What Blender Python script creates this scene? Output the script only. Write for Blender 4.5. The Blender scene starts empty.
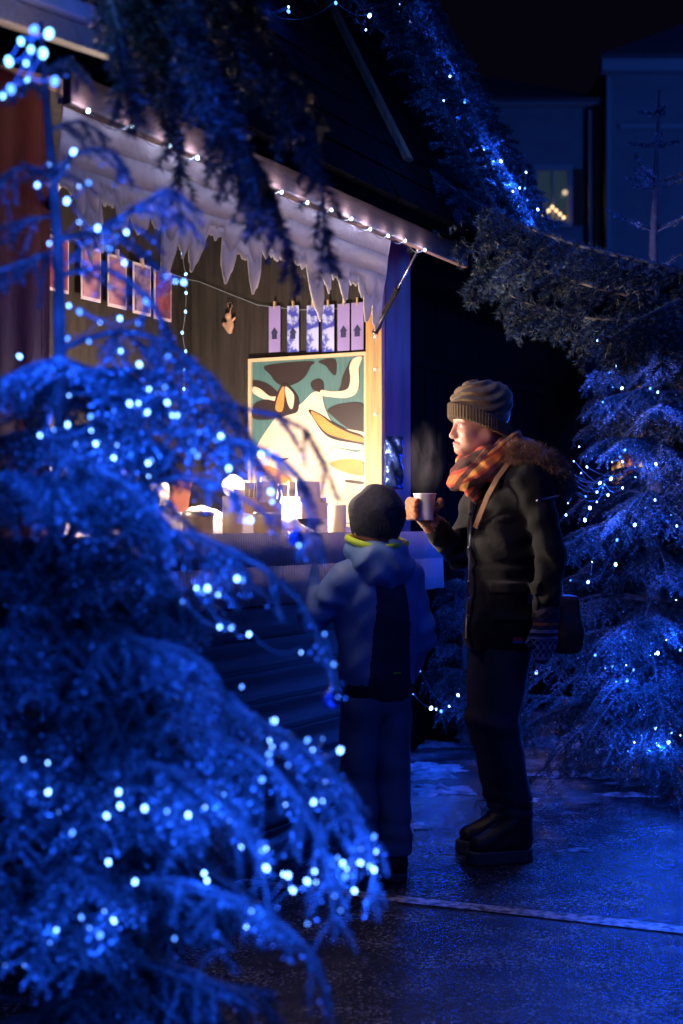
import bpy, math, random
import numpy as np
from mathutils import Vector, Matrix
random.seed(7); rng = np.random.default_rng(7)
sc = bpy.context.scene
COL = sc.collection
R = math.radians
CAMZ = 1.18; F = 1422.2; CX = 341.5; HY = 525.0
def P(px, py, d):
    return Vector(((px-CX)/F*d, d, CAMZ+(HY-py)/F*d))

# ------------------------------------------------------------------ materials
MATS = {}
def mat(name, col, rough=0.6, metal=0.0, spec=0.5, noise=None, bump=None, col2=None, nscale=8, coat=0, sheen=0, emit=None, es=0, trans=0, mapscale=None, contrast=(0.35,0.65)):
    m = bpy.data.materials.new(name); m.use_nodes = True
    nt = m.node_tree; b = nt.nodes['Principled BSDF']
    b.inputs['Base Color'].default_value = (*col, 1); b.inputs['Roughness'].default_value = rough
    b.inputs['Metallic'].default_value = metal; b.inputs['Specular IOR Level'].default_value = spec
    b.inputs['Coat Weight'].default_value = coat; b.inputs['Sheen Weight'].default_value = sheen
    b.inputs['Transmission Weight'].default_value = trans
    if emit:
        b.inputs['Emission Color'].default_value = (*emit, 1); b.inputs['Emission Strength'].default_value = es
    tc = nt.nodes.new('ShaderNodeTexCoord'); mp = nt.nodes.new('ShaderNodeMapping')
    nt.links.new(tc.outputs['Object'], mp.inputs[0])
    if mapscale: mp.inputs['Scale'].default_value = mapscale
    if col2:
        n = nt.nodes.new('ShaderNodeTexNoise'); n.inputs['Scale'].default_value = nscale; n.inputs['Detail'].default_value = 6
        nt.links.new(mp.outputs[0], n.inputs[0])
        r = nt.nodes.new('ShaderNodeValToRGB')
        r.color_ramp.elements[0].position = contrast[0]; r.color_ramp.elements[1].position = contrast[1]
        r.color_ramp.elements[0].color = (*col, 1); r.color_ramp.elements[1].color = (*col2, 1)
        nt.links.new(n.outputs[0], r.inputs[0]); nt.links.new(r.outputs[0], b.inputs['Base Color'])
    if bump:
        n2 = nt.nodes.new('ShaderNodeTexNoise'); n2.inputs['Scale'].default_value = bump[0]; n2.inputs['Detail'].default_value = 5
        nt.links.new(mp.outputs[0], n2.inputs[0])
        bp = nt.nodes.new('ShaderNodeBump'); bp.inputs['Strength'].default_value = bump[1]; bp.inputs['Distance'].default_value = bump[2] if len(bump) > 2 else .01
        nt.links.new(n2.outputs[0], bp.inputs['Height']); nt.links.new(bp.outputs[0], b.inputs['Normal'])
    MATS[name] = m
    return m
def wavebump(m, scale, strength, dist, direction='Z', mix=None, rot=(0,0,0), distortion=1.0):
    nt = m.node_tree; b = nt.nodes['Principled BSDF']
    tc = nt.nodes.new('ShaderNodeTexCoord'); mp = nt.nodes.new('ShaderNodeMapping'); mp.inputs['Rotation'].default_value = rot
    nt.links.new(tc.outputs['Object'], mp.inputs[0])
    w = nt.nodes.new('ShaderNodeTexWave'); w.bands_direction = direction; w.inputs['Scale'].default_value = scale
    w.inputs['Distortion'].default_value = distortion; w.inputs['Detail'].default_value = 2; w.inputs['Detail Scale'].default_value = 2
    nt.links.new(mp.outputs[0], w.inputs[0])
    bp = nt.nodes.new('ShaderNodeBump'); bp.inputs['Strength'].default_value = strength; bp.inputs['Distance'].default_value = dist
    nt.links.new(w.outputs['Fac'], bp.inputs['Height'])
    old = b.inputs['Normal'].links
    if old: nt.links.new(old[0].from_socket, bp.inputs['Normal'])
    nt.links.new(bp.outputs[0], b.inputs['Normal'])
    return w

# wood, paint
M_brown = mat('dark_brown_boards', (.014,.011,.011), .6, col2=(.030,.022,.020), nscale=6, mapscale=(14,14,1), bump=(30,.4,.004)); wavebump(M_brown, 4.0, .5, .004, 'X')
M_brown2 = mat('dark_brown_side_boards', (.018,.014,.013), .6, col2=(.036,.027,.024), nscale=6, mapscale=(14,14,1), bump=(30,.4,.004)); wavebump(M_brown2, 4.0, .5, .004, 'Y')
M_maroon = mat('maroon_paint', (.17,.008,.03), .5, col2=(.12,.006,.02), nscale=5, mapscale=(6,6,1), bump=(25,.3,.004)); wavebump(M_maroon, 2.6, .6, .006, 'X', distortion=0)
M_lower = mat('dark_slats', (.10,.09,.09), .55, col2=(.06,.055,.055), nscale=5, mapscale=(1,6,20), bump=(25,.4,.004)); wavebump(M_lower, 3.0, 1, .012, 'Z', distortion=0)
M_post = mat('pine_post', (.55,.30,.12), .5, col2=(.38,.18,.06), nscale=3, mapscale=(18,18,1.2), bump=(20,.3,.003))
M_fascia = mat('fascia_wood', (.30,.17,.12), .55, col2=(.20,.11,.08), nscale=4, mapscale=(1.5,14,14), bump=(24,.5,.003))
M_roof = mat('roof_shingles', (.0025,.002,.002), 1, spec=.03, col2=(.005,.004,.004), nscale=9, bump=(30,.5,.01))
M_batten = mat('weathered_batten', (.34,.12,.03), .6, col2=(.07,.045,.03), nscale=4, mapscale=(10,10,2), bump=(20,.4,.003))
M_counter = mat('counter_wood', (.55,.42,.28), .45, col2=(.42,.30,.18), nscale=4, mapscale=(1,12,1), bump=(30,.3,.002))
M_cloth = mat('counter_cloth', (.42,.40,.50), .85, col2=(.36,.34,.44), nscale=4, bump=(12,.5,.01))
M_felt = mat('white_felt', (.86,.84,.86), .8, col2=(.66,.64,.68), nscale=45, bump=(70,.9,.006), sheen=.3)
def felt_trans(m):
    nt = m.node_tree; b = nt.nodes['Principled BSDF']; t = nt.nodes.new('ShaderNodeBsdfTranslucent'); t.inputs[0].default_value = (.9,.84,.88,1); mx = nt.nodes.new('ShaderNodeMixShader'); mx.inputs[0].default_value = .6
    nt.links.new(b.outputs[0], mx.inputs[1]); nt.links.new(t.outputs[0], mx.inputs[2]); nt.links.new(mx.outputs[0], nt.nodes['Material Output'].inputs[0])
felt_trans(M_felt)
M_black = mat('black_metal', (.015,.015,.017), .35, metal=.6)
M_steel = mat('steel', (.6,.6,.62), .25, metal=1)
M_wire = mat('wire', (.25,.3,.36), .5)
M_dwire = mat('dark_wire', (.02,.03,.03), .5)
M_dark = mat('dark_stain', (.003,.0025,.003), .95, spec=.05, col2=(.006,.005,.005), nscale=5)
# ground
def ground_mat():
    m = bpy.data.materials.new('wet_asphalt'); m.use_nodes = True; nt = m.node_tree; b = nt.nodes['Principled BSDF']
    tc = nt.nodes.new('ShaderNodeTexCoord')
    def noise(s, d=6, r=.5):
        n = nt.nodes.new('ShaderNodeTexNoise'); n.inputs['Scale'].default_value = s; n.inputs['Detail'].default_value = d; n.inputs['Roughness'].default_value = r
        nt.links.new(tc.outputs['Object'], n.inputs[0]); return n
    n1 = noise(1.6); n2 = noise(38, 5, .75); n3 = noise(9, 5, .6)
    rr = nt.nodes.new('ShaderNodeMapRange'); rr.inputs['From Min'].default_value = .35; rr.inputs['From Max'].default_value = .65
    rr.inputs['To Min'].default_value = .13; rr.inputs['To Max'].default_value = .26
    nt.links.new(n1.outputs[0], rr.inputs[0]); nt.links.new(rr.outputs[0], b.inputs['Roughness'])
    cr = nt.nodes.new('ShaderNodeValToRGB'); cr.color_ramp.elements[0].position = .42; cr.color_ramp.elements[1].position = .60
    cr.color_ramp.elements[0].color = (.008,.009,.012,1); cr.color_ramp.elements[1].color = (.06,.063,.075,1)
    mx = nt.nodes.new('ShaderNodeMath'); mx.operation = 'ADD'; mm = nt.nodes.new('ShaderNodeMath'); mm.operation = 'MULTIPLY'; mm.inputs[1].default_value = .5
    nt.links.new(n2.outputs[0], mx.inputs[0]); nt.links.new(n3.outputs[0], mx.inputs[1]); nt.links.new(mx.outputs[0], mm.inputs[0]); nt.links.new(mm.outputs[0], cr.inputs[0])
    # thin slush: scattered pale patches, denser away from the lane
    n4 = noise(2.3, 9, .68); n5 = noise(14, 5, .6)
    sp = nt.nodes.new('ShaderNodeSeparateXYZ'); nt.links.new(tc.outputs['Object'], sp.inputs[0])
    far = nt.nodes.new('ShaderNodeMapRange'); far.inputs[1].default_value = 4.2; far.inputs[2].default_value = 7.5; far.inputs[3].default_value = -.11; far.inputs[4].default_value = .07; nt.links.new(sp.outputs[1], far.inputs[0])
    ad = nt.nodes.new('ShaderNodeMath'); ad.operation = 'ADD'; nt.links.new(n4.outputs[0], ad.inputs[0]); nt.links.new(far.outputs[0], ad.inputs[1])
    th = nt.nodes.new('ShaderNodeMapRange'); th.inputs[1].default_value = .53; th.inputs[2].default_value = .66; nt.links.new(ad.outputs[0], th.inputs[0])
    brk = nt.nodes.new('ShaderNodeMath'); brk.operation = 'MULTIPLY'; n5.inputs['Scale'].default_value = 55; nt.links.new(th.outputs[0], brk.inputs[0]); nt.links.new(n5.outputs[0], brk.inputs[1])
    sm = nt.nodes.new('ShaderNodeMix'); sm.data_type = 'RGBA'; sm.inputs[7].default_value = (.62,.64,.68,1); nt.links.new(brk.outputs[0], sm.inputs[0]); nt.links.new(cr.outputs[0], sm.inputs[6])
    # pale grit speckles painted into the colour, standing in for wet glints
    g1 = noise(75, 2, .8); g2 = noise(5, 4, .6); ga = nt.nodes.new('ShaderNodeMath'); ga.operation = 'MULTIPLY_ADD'; ga.inputs[1].default_value = .55
    nt.links.new(g2.outputs[0], ga.inputs[0]); nt.links.new(g1.outputs[0], ga.inputs[2])
    gt = nt.nodes.new('ShaderNodeMapRange'); gt.inputs[1].default_value = .84; gt.inputs[2].default_value = .99; nt.links.new(ga.outputs[0], gt.inputs[0])
    gm = nt.nodes.new('ShaderNodeMix'); gm.data_type = 'RGBA'; gm.inputs[7].default_value = (.42,.44,.48,1); nt.links.new(gt.outputs[0], gm.inputs[0]); nt.links.new(sm.outputs[2], gm.inputs[6])
    nt.links.new(gm.outputs[2], b.inputs['Base Color'])
    bp = nt.nodes.new('ShaderNodeBump'); bp.inputs['Strength'].default_value = 1; bp.inputs['Distance'].default_value = .006
    nt.links.new(n2.outputs[0], bp.inputs['Height'])
    bp2 = nt.nodes.new('ShaderNodeBump'); bp2.inputs['Strength'].default_value = .8; bp2.inputs['Distance'].default_value = .010
    nt.links.new(n3.outputs[0], bp2.inputs['Height']); nt.links.new(bp2.outputs[0], bp.inputs['Normal']); nt.links.new(bp.outputs[0], b.inputs['Normal'])
    b.inputs['Specular IOR Level'].default_value = .7
    return m
M_ground = ground_mat()
M_line = mat('worn_white_paint', (.03,.032,.036), .28, col2=(.60,.62,.66), nscale=34, contrast=(.40,.56), bump=(60,.9,.004))
M_snow = mat('trodden_snow', (.14,.15,.17), .45, col2=(.62,.65,.7), nscale=17, contrast=(.38,.62), bump=(30,.9,.02))
# foliage
M_needle = mat('fir_needle_green', (.022,.045,.042), .5, col2=(.04,.068,.07), nscale=30)
M_frost = mat('fir_needle_frosted', (.30,.38,.42), .35, col2=(.55,.62,.68), nscale=20)
M_bark = mat('fir_bark', (.10,.085,.07), .8, col2=(.22,.20,.19), nscale=25, bump=(60,.7,.004))
M_ice = mat('ice_bead', (.85,.9,.95), .12, spec=1.0)
M_ball = mat('dark_bauble', (.03,.05,.16), .12, metal=.8)
def emis(name, col, st, samp='NONE'):
    m = bpy.data.materials.new(name); m.use_nodes = True; nt = m.node_tree
    for n in list(nt.nodes):
        if n.type == 'BSDF_PRINCIPLED': nt.nodes.remove(n)
    e = nt.nodes.new('ShaderNodeEmission'); e.inputs[0].default_value = (*col, 1); e.inputs[1].default_value = st
    nt.links.new(e.outputs[0], nt.nodes['Material Output'].inputs[0])
    m.cycles.emission_sampling = samp
    return m
E_blue = emis('led_blue', (.15,.36,1), 14)
E_blue_soft = emis('led_blue_soft', (.07,.24,1), 5)
E_cyan = emis('led_cyan', (.22,.62,1), 6)
E_white = emis('led_cool_white', (.45,.70,1), 10)
E_far = emis('led_blue_far', (.24,.42,1), 14)
E_warm = emis('warm_bulb', (1,.75,.5), 9)
E_warmlow = emis('candle_arch_bulb', (1,.62,.30), 2.6)

# ------------------------------------------------------------------ mesh helpers
class MB:
    def __init__(s): s.v = []; s.f = []; s.mi = []
    def quad(s, a, b, c, d, mi=0):
        n = len(s.v); s.v += [tuple(a), tuple(b), tuple(c), tuple(d)]; s.f.append((n, n+1, n+2, n+3)); s.mi.append(mi)
    def box(s, x0, x1, y0, y1, z0, z1, mi=0, M=None):
        n = len(s.v)
        for x in (x0, x1):
            for y in (y0, y1):
                for z in (z0, z1):
                    p = Vector((x, y, z)); p = M @ p if M else p; s.v.append(tuple(p))
        for f in ((0,1,3,2),(4,6,7,5),(0,4,5,1),(2,3,7,6),(0,2,6,4),(1,5,7,3)):
            s.f.append(tuple(n+i for i in f)); s.mi.append(mi)
    def tube(s, pts, r, k=8, mi=0, cap=True):
        pts = [Vector(p) for p in pts]
        rs = r if isinstance(r, (list, tuple)) else [r]*len(pts)
        n0 = len(s.v); up = Vector((0, 0, 1))
        for i, p in enumerate(pts):
            t = (pts[min(i+1, len(pts)-1)]-pts[max(i-1, 0)]).normalized()
            a = t.cross(up)
            if a.length < .05: a = t.cross(Vector((1, 0, 0)))
            a.normalize(); b = t.cross(a)
            for j in range(k):
                an = 2*math.pi*j/k; s.v.append(tuple(p+(a*math.cos(an)+b*math.sin(an))*rs[i]))
        for i in range(len(pts)-1):
            for j in range(k):
                s.f.append((n0+i*k+j, n0+i*k+(j+1) % k, n0+(i+1)*k+(j+1) % k, n0+(i+1)*k+j)); s.mi.append(mi)
        if cap:
            s.f.append(tuple(n0+j for j in range(k))); s.f.append(tuple(n0+(len(pts)-1)*k+j for j in reversed(range(k)))); s.mi += [mi, mi]
    def lathe(s, prof, c=(0, 0, 0), k=32, mi=0):
        n0 = len(s.v); c = Vector(c)
        for r, z in prof:
            for j in range(k):
                a = 2*math.pi*j/k; s.v.append((c.x+r*math.cos(a), c.y+r*math.sin(a), c.z+z))
        for i in range(len(prof)-1):
            for j in range(k):
                s.f.append((n0+i*k+j, n0+i*k+(j+1) % k, n0+(i+1)*k+(j+1) % k, n0+(i+1)*k+j)); s.mi.append(mi)
    def ball(s, c, r, k=12, mi=0, sc=(1, 1, 1)):
        prof = []
        n0 = len(s.v); c = Vector(c); m = k//2
        for i in range(m+1):
            th = math.pi*i/m
            for j in range(k):
                a = 2*math.pi*j/k
                s.v.append((c.x+r*sc[0]*math.sin(th)*math.cos(a), c.y+r*sc[1]*math.sin(th)*math.sin(a), c.z+r*sc[2]*math.cos(th)))
        for i in range(m):
            for j in range(k):
                s.f.append((n0+i*k+j, n0+(i+1)*k+j, n0+(i+1)*k+(j+1) % k, n0+i*k+(j+1) % k)); s.mi.append(mi)
    def prism(s, poly, fn, t0, t1, mi=0):
        n = len(s.v); k = len(poly)
        s.v += [tuple(fn(a, b, t0)) for a, b in poly]+[tuple(fn(a, b, t1)) for a, b in poly]
        s.f.append(tuple(range(n, n+k))); s.f.append(tuple(range(n+2*k-1, n+k-1, -1))); s.mi += [mi, mi]
        for i in range(k):
            j = (i+1) % k; s.f.append((n+i, n+k+i, n+k+j, n+j)); s.mi.append(mi)
    def build(s, name, m, parent=None, smooth=False, bevel=0, loc=None, rot=None):
        me = bpy.data.meshes.new(name); me.from_pydata(s.v, [], s.f)
        ms = m if isinstance(m, (list, tuple)) else [m]
        for q in ms: me.materials.append(q)
        if len(ms) > 1: me.polygons.foreach_set('material_index', s.mi)
        me.validate(); me.update()
        if smooth: me.polygons.foreach_set('use_smooth', [True]*len(me.polygons))
        o = bpy.data.objects.new(name, me); COL.objects.link(o)
        if parent: o.parent = parent
        if loc is not None: o.location = loc
        if rot is not None: o.rotation_euler = rot
        if bevel:
            md = o.modifiers.new('bevel', 'BEVEL'); md.width = bevel; md.segments = 2; md.limit_method = 'ANGLE'
        return o
def npmesh(name, V, Fc, m, parent=None, smooth=False, mi=None):
    V = np.asarray(V, np.float32); Fc = np.asarray(Fc, np.int32); k = Fc.shape[1]
    me = bpy.data.meshes.new(name)
    me.vertices.add(len(V)); me.vertices.foreach_set('co', V.ravel())
    me.loops.add(Fc.size); me.loops.foreach_set('vertex_index', Fc.ravel())
    me.polygons.add(len(Fc)); me.polygons.foreach_set('loop_start', np.arange(0, Fc.size, k, dtype=np.int32))
    me.polygons.foreach_set('loop_total', np.full(len(Fc), k, np.int32))
    ms = m if isinstance(m, (list, tuple)) else [m]
    for q in ms: me.materials.append(q)
    if mi is not None: me.polygons.foreach_set('material_index', np.asarray(mi, np.int32))
    if smooth: me.polygons.foreach_set('use_smooth', np.ones(len(Fc), bool))
    me.update(calc_edges=True); me.validate()
    o = bpy.data.objects.new(name, me); COL.objects.link(o)
    if parent: o.parent = parent
    return o
def thing(name, label, cat, loc=(0, 0, 0), rz=0, group=None, kind=None):
    o = bpy.data.objects.new(name, None); COL.objects.link(o); o.location = loc; o.rotation_euler = (0, 0, rz)
    return tag(o, label, cat, group, kind)
def tag(o, label, cat, group=None, kind=None):
    o['label'] = label; o['category'] = cat
    if group: o['group'] = group
    if kind: o['kind'] = kind
    return o
def structure(o): o['kind'] = 'structure'; return o
def lamp(loc, w, col, r=.02, name='lamp_and_fill_light'):
    l = bpy.data.lights.new(name, 'POINT'); l.energy = w; l.color = col; l.shadow_soft_size = r
    o = bpy.data.objects.new(name, l); COL.objects.link(o); o.location = loc; return o
BLUE = (.010, .088, 1.0)

# ------------------------------------------------------------------ implicit surfaces
def snet(f, xs, ys, zs):
    xs, ys, zs = [np.asarray(a, np.float32) for a in (xs, ys, zs)]
    X, Y, Z = np.meshgrid(xs, ys, zs, indexing='ij', sparse=True)
    V = np.broadcast_to(f(X, Y, Z), (len(xs), len(ys), len(zs))).astype(np.float32)
    s = V < 0
    nx, ny, nz = s.shape
    cnt = np.zeros((nx-1, ny-1, nz-1), np.int8)
    for a in (0, 1):
        for b in (0, 1):
            for c in (0, 1): cnt += s[a:nx-1+a, b:ny-1+b, c:nz-1+c]
    mask = (cnt > 0) & (cnt < 8)
    idx = np.argwhere(mask); I, J, K = idx.T
    acc = np.zeros((len(idx), 3)); num = np.zeros(len(idx))
    cs = [(a, b, c) for a in (0, 1) for b in (0, 1) for c in (0, 1)]
    ax = (xs, ys, zs)
    for c0 in cs:
        for d in range(3):
            if c0[d]: continue
            c1 = list(c0); c1[d] = 1
            v0 = V[I+c0[0], J+c0[1], K+c0[2]]; v1 = V[I+c1[0], J+c1[1], K+c1[2]]
            cr = (v0 < 0) != (v1 < 0)
            t = np.where(cr, v0/np.where(cr, v0-v1, 1), 0)
            p = np.stack([xs[I+c0[0]], ys[J+c0[1]], zs[K+c0[2]]], 1).astype(float)
            q = np.stack([xs[I+c1[0]], ys[J+c1[1]], zs[K+c1[2]]], 1)
            acc += np.where(cr[:, None], p+(q-p)*t[:, None], 0); num += cr
    verts = acc/num[:, None]
    vid = -np.ones(mask.shape, np.int32); vid[mask] = np.arange(len(idx))
    faces = []
    for d in range(3):
        a = [slice(None)]*3; b = [slice(None)]*3; a[d] = slice(0, -1); b[d] = slice(1, None)
        s0 = s[tuple(a)]; s1 = s[tuple(b)]; ch = np.argwhere(s0 != s1)
        e, g = [(1, 2), (2, 0), (0, 1)][d]
        ok = (ch[:, e] > 0) & (ch[:, g] > 0) & (ch[:, e] < s.shape[e]-1) & (ch[:, g] < s.shape[g]-1); ch = ch[ok]
        q = []
        for oe, og in ((-1, -1), (0, -1), (0, 0), (-1, 0)):
            c = ch.copy(); c[:, e] += oe; c[:, g] += og; q.append(vid[c[:, 0], c[:, 1], c[:, 2]])
        q = np.stack(q, 1); inside0 = s0[ch[:, 0], ch[:, 1], ch[:, 2]]
        q = np.where(inside0[:, None], q, q[:, ::-1]); faces.append(q)
    return verts, np.concatenate(faces)
def ell(X, Y, Z, c, r):
    k0 = np.sqrt(((X-c[0])/r[0])**2+((Y-c[1])/r[1])**2+((Z-c[2])/r[2])**2)
    return (k0-1)*min(r)
def cone(X, Y, Z, a, b, ra, rb, sq=1.0):
    a = np.array(a, float); b = np.array(b, float); d = b-a; L = d@d
    t = np.clip(((X-a[0])*d[0]+(Y-a[1])*d[1]+(Z-a[2])*d[2])/L, 0, 1)
    return np.sqrt((X-a[0]-t*d[0])**2+(Y-a[1]-t*d[1])**2+(Z-a[2]-t*d[2])**2)-(ra+(rb-ra)*t)
def su(a, b, k):
    h = np.clip(.5+.5*(b-a)/k, 0, 1); return b+(a-b)*h-k*h*(1-h)
def ss(a, b, k):  # a minus b
    return -su(-a, b, k)
def torus(X, Y, Z, c, rx, ry, r, tilt=0, rz_=1.0):
    x = X-c[0]; y = Y-c[1]; z = Z-c[2]-np.tan(tilt)*x
    q = np.sqrt((x/rx)**2+(y/ry)**2)
    return np.sqrt(((q-1)*min(rx, ry))**2+(z/rz_)**2)-r
def wr(X, Y, Z, f, s=0):
    return (np.sin(f*(X+.6*Z)+s+2*np.sin(f*.37*Y+s))*np.sin(f*(.8*Y-.5*X)+1.7*s+1.5*np.sin(f*.41*Z+1))+np.sin(f*1.3*Z+2*np.sin(f*.5*X+s)+1.2*np.sin(f*.6*Y)))*.5
def span(a, b, h): return np.arange(a, b+h, h)
def fspan(segs):
    out = []
    for a, b, h in segs: out += list(np.arange(a, b-1e-6, h))
    out.append(segs[-1][1]); return out
def sdfobj(name, f, xs, ys, zs, m, parent, matfn=None):
    V, Q = snet(f, xs, ys, zs)
    mi = matfn(V[Q].mean(1)) if matfn else None
    return npmesh(name, V, Q, m, parent, True, mi)

# ------------------------------------------------------------------ ground
def build_ground():
    b = MB(); b.quad((-120, -20, 0), (120, -20, 0), (120, 160, 0), (-120, 160, 0))
    structure(b.build('ground', M_ground))
    # worn white line
    a = P(383, 897, 4.51); a.z = .004; c = P(683, 930, 4.144); c.z = .004
    d = (c-a).normalized(); n = Vector((-d.y, d.x, 0)); b = MB()
    a2 = a-d*3; c2 = c+d*5
    k = 60; rr = random.Random(3)
    prev = None
    for i in range(k+1):
        p = a2+(c2-a2)*i/k; w0 = .035+rr.uniform(-.006, .006); w1 = .035+rr.uniform(-.006, .006)
        cur = (p-n*w0, p+n*w1)
        if prev: b.quad(prev[0], cur[0], cur[1], prev[1])
        prev = cur
    structure(b.build('road_marking', M_line))
    # trodden snow patches, irregular low mounds
    b = MB(); rr = random.Random(11)
    def patch(cx, cy, rx, ry, h):
        k = 54; ph = [rr.uniform(0, 6.28) for _ in range(4)]; n0 = len(b.v)
        rings = 5
        for q in range(rings):
            f = q/(rings-1)
            for j in range(k):
                a = 2*math.pi*j/k
                m = 1+.25*math.sin(2*a+ph[0])+.22*math.sin(3*a+ph[1])+.18*math.sin(7*a+ph[2])+.13*math.sin(13*a+ph[3])+rr.uniform(-.08, .08)
                rad = (1-f)*m
                b.v.append((cx+rx*rad*math.cos(a), cy+ry*rad*math.sin(a), .002+h*(1-(1-f)**2)*(.8+.3*math.sin(5*a+q))))
        for q in range(rings-1):
            for j in range(k):
                b.f.append((n0+q*k+j, n0+q*k+(j+1) % k, n0+(q+1)*k+(j+1) % k, n0+(q+1)*k+j)); b.mi.append(0)
        b.f.append(tuple(n0+(rings-1)*k+j for j in range(k))); b.mi.append(0)
    for (px, py, w, l, h) in ((590, 775, .5, .12, .02), (655, 783, .45, .10, .025), (625, 795, .28, .05, .012), (430, 770, .35, .22, .02), (440, 790, .22, .18, .012), (408, 745, .5, .16, .03),
                              (425, 722, .6, .18, .03), (470, 733, .25, .2, .02), (545, 700, .5, .2, .04), (405, 828, .14, .12, .008), (640, 760, .6, .2, .05), (560, 745, .5, .3, .05), (455, 705, .5, .3, .04), (520, 800, .18, .05, .01), (575, 850, .12, .03, .006)):
        d = 1.18*F/(py-HY); patch((px-CX)/F*d, d, w*.5, l*.9, h)
    tag(b.build('snow', M_snow, smooth=True), 'thin trodden snow and ice lying in patches on the wet asphalt', 'snow', kind='stuff')
    # snowy bank at foot of the near tree
    b = MB(); n = 50
    for i in range(n+1):
        for j in range(n+1):
            x = -1.3+1.75*i/n; y = 1.7+1.5*j/n
            e = max(0, 1-((x+.45)/.78)**2-((y-2.35)/.62)**2)
            z = -.01+.14*min(1, e*1.6)**.6*(.85+.12*math.sin(9*x+4*y)+.1*math.sin(17*x-13*y)+.06*math.sin(37*x+29*y))
            b.v.append((x, y, z))
    for i in range(n):
        for j in range(n):
            a = i*(n+1)+j; b.f.append((a, a+n+1, a+n+2, a+1)); b.mi.append(0)
    structure(b.build('snow_bank', M_snow, smooth=True))
build_ground()

# ------------------------------------------------------------------ conifers
def needles(segs, dens, ln, wd, lean=.9, rnd=rng, flat=0.0):
    """segs: array (n,7): ax ay az bx by bz scale -> triangle verts"""
    S = np.asarray(segs, float)
    L = np.linalg.norm(S[:, 3:6]-S[:, :3], axis=1)
    cnt = np.maximum(1, (L*dens*(.7+.6*rnd.random(len(S)))).astype(int))
    idx = np.repeat(np.arange(len(S)), cnt); N = len(idx)
    t = rnd.random(N)[:, None]
    A = S[idx, :3]; D = S[idx, 3:6]-A; p = A+D*t
    d = D/np.maximum(np.linalg.norm(D, axis=1), 1e-6)[:, None]
    r = rnd.normal(size=(N, 3)); r[:, 2] += .15
    r -= (r*d).sum(1)[:, None]*d; r /= np.linalg.norm(r, axis=1)[:, None]
    nd = d*(lean*rnd.uniform(.5, 1.2, N))[:, None]+r; nd /= np.linalg.norm(nd, axis=1)[:, None]
    side = np.cross(nd, rnd.normal(size=(N, 3))); side /= np.linalg.norm(side, axis=1)[:, None]
    l = (ln*rnd.uniform(.65, 1.15, N)*S[idx, 6])[:, None]
    V = np.empty((N, 3, 3)); V[:, 0] = p-side*wd*.5; V[:, 1] = p+side*wd*.5; V[:, 2] = p+nd*l
    return V.reshape(-1, 3), np.arange(N*3).reshape(-1, 3), nd
def beads(points, r, rnd=rng):
    P_ = np.asarray(points, float); N = len(P_); r = np.asarray(r)
    o = np.array([(1,0,0),(-1,0,0),(0,1,0),(0,-1,0),(0,0,1),(0,0,-1)], float)
    f = np.array([(0,2,4),(2,1,4),(1,3,4),(3,0,4),(2,0,5),(1,2,5),(3,1,5),(0,3,5)])
    V = P_[:, None]+o[None]*r[:, None, None]
    Fc = (np.arange(N)[:, None, None]*6+f[None])
    return V.reshape(-1, 3), Fc.reshape(-1, 3)
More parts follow.
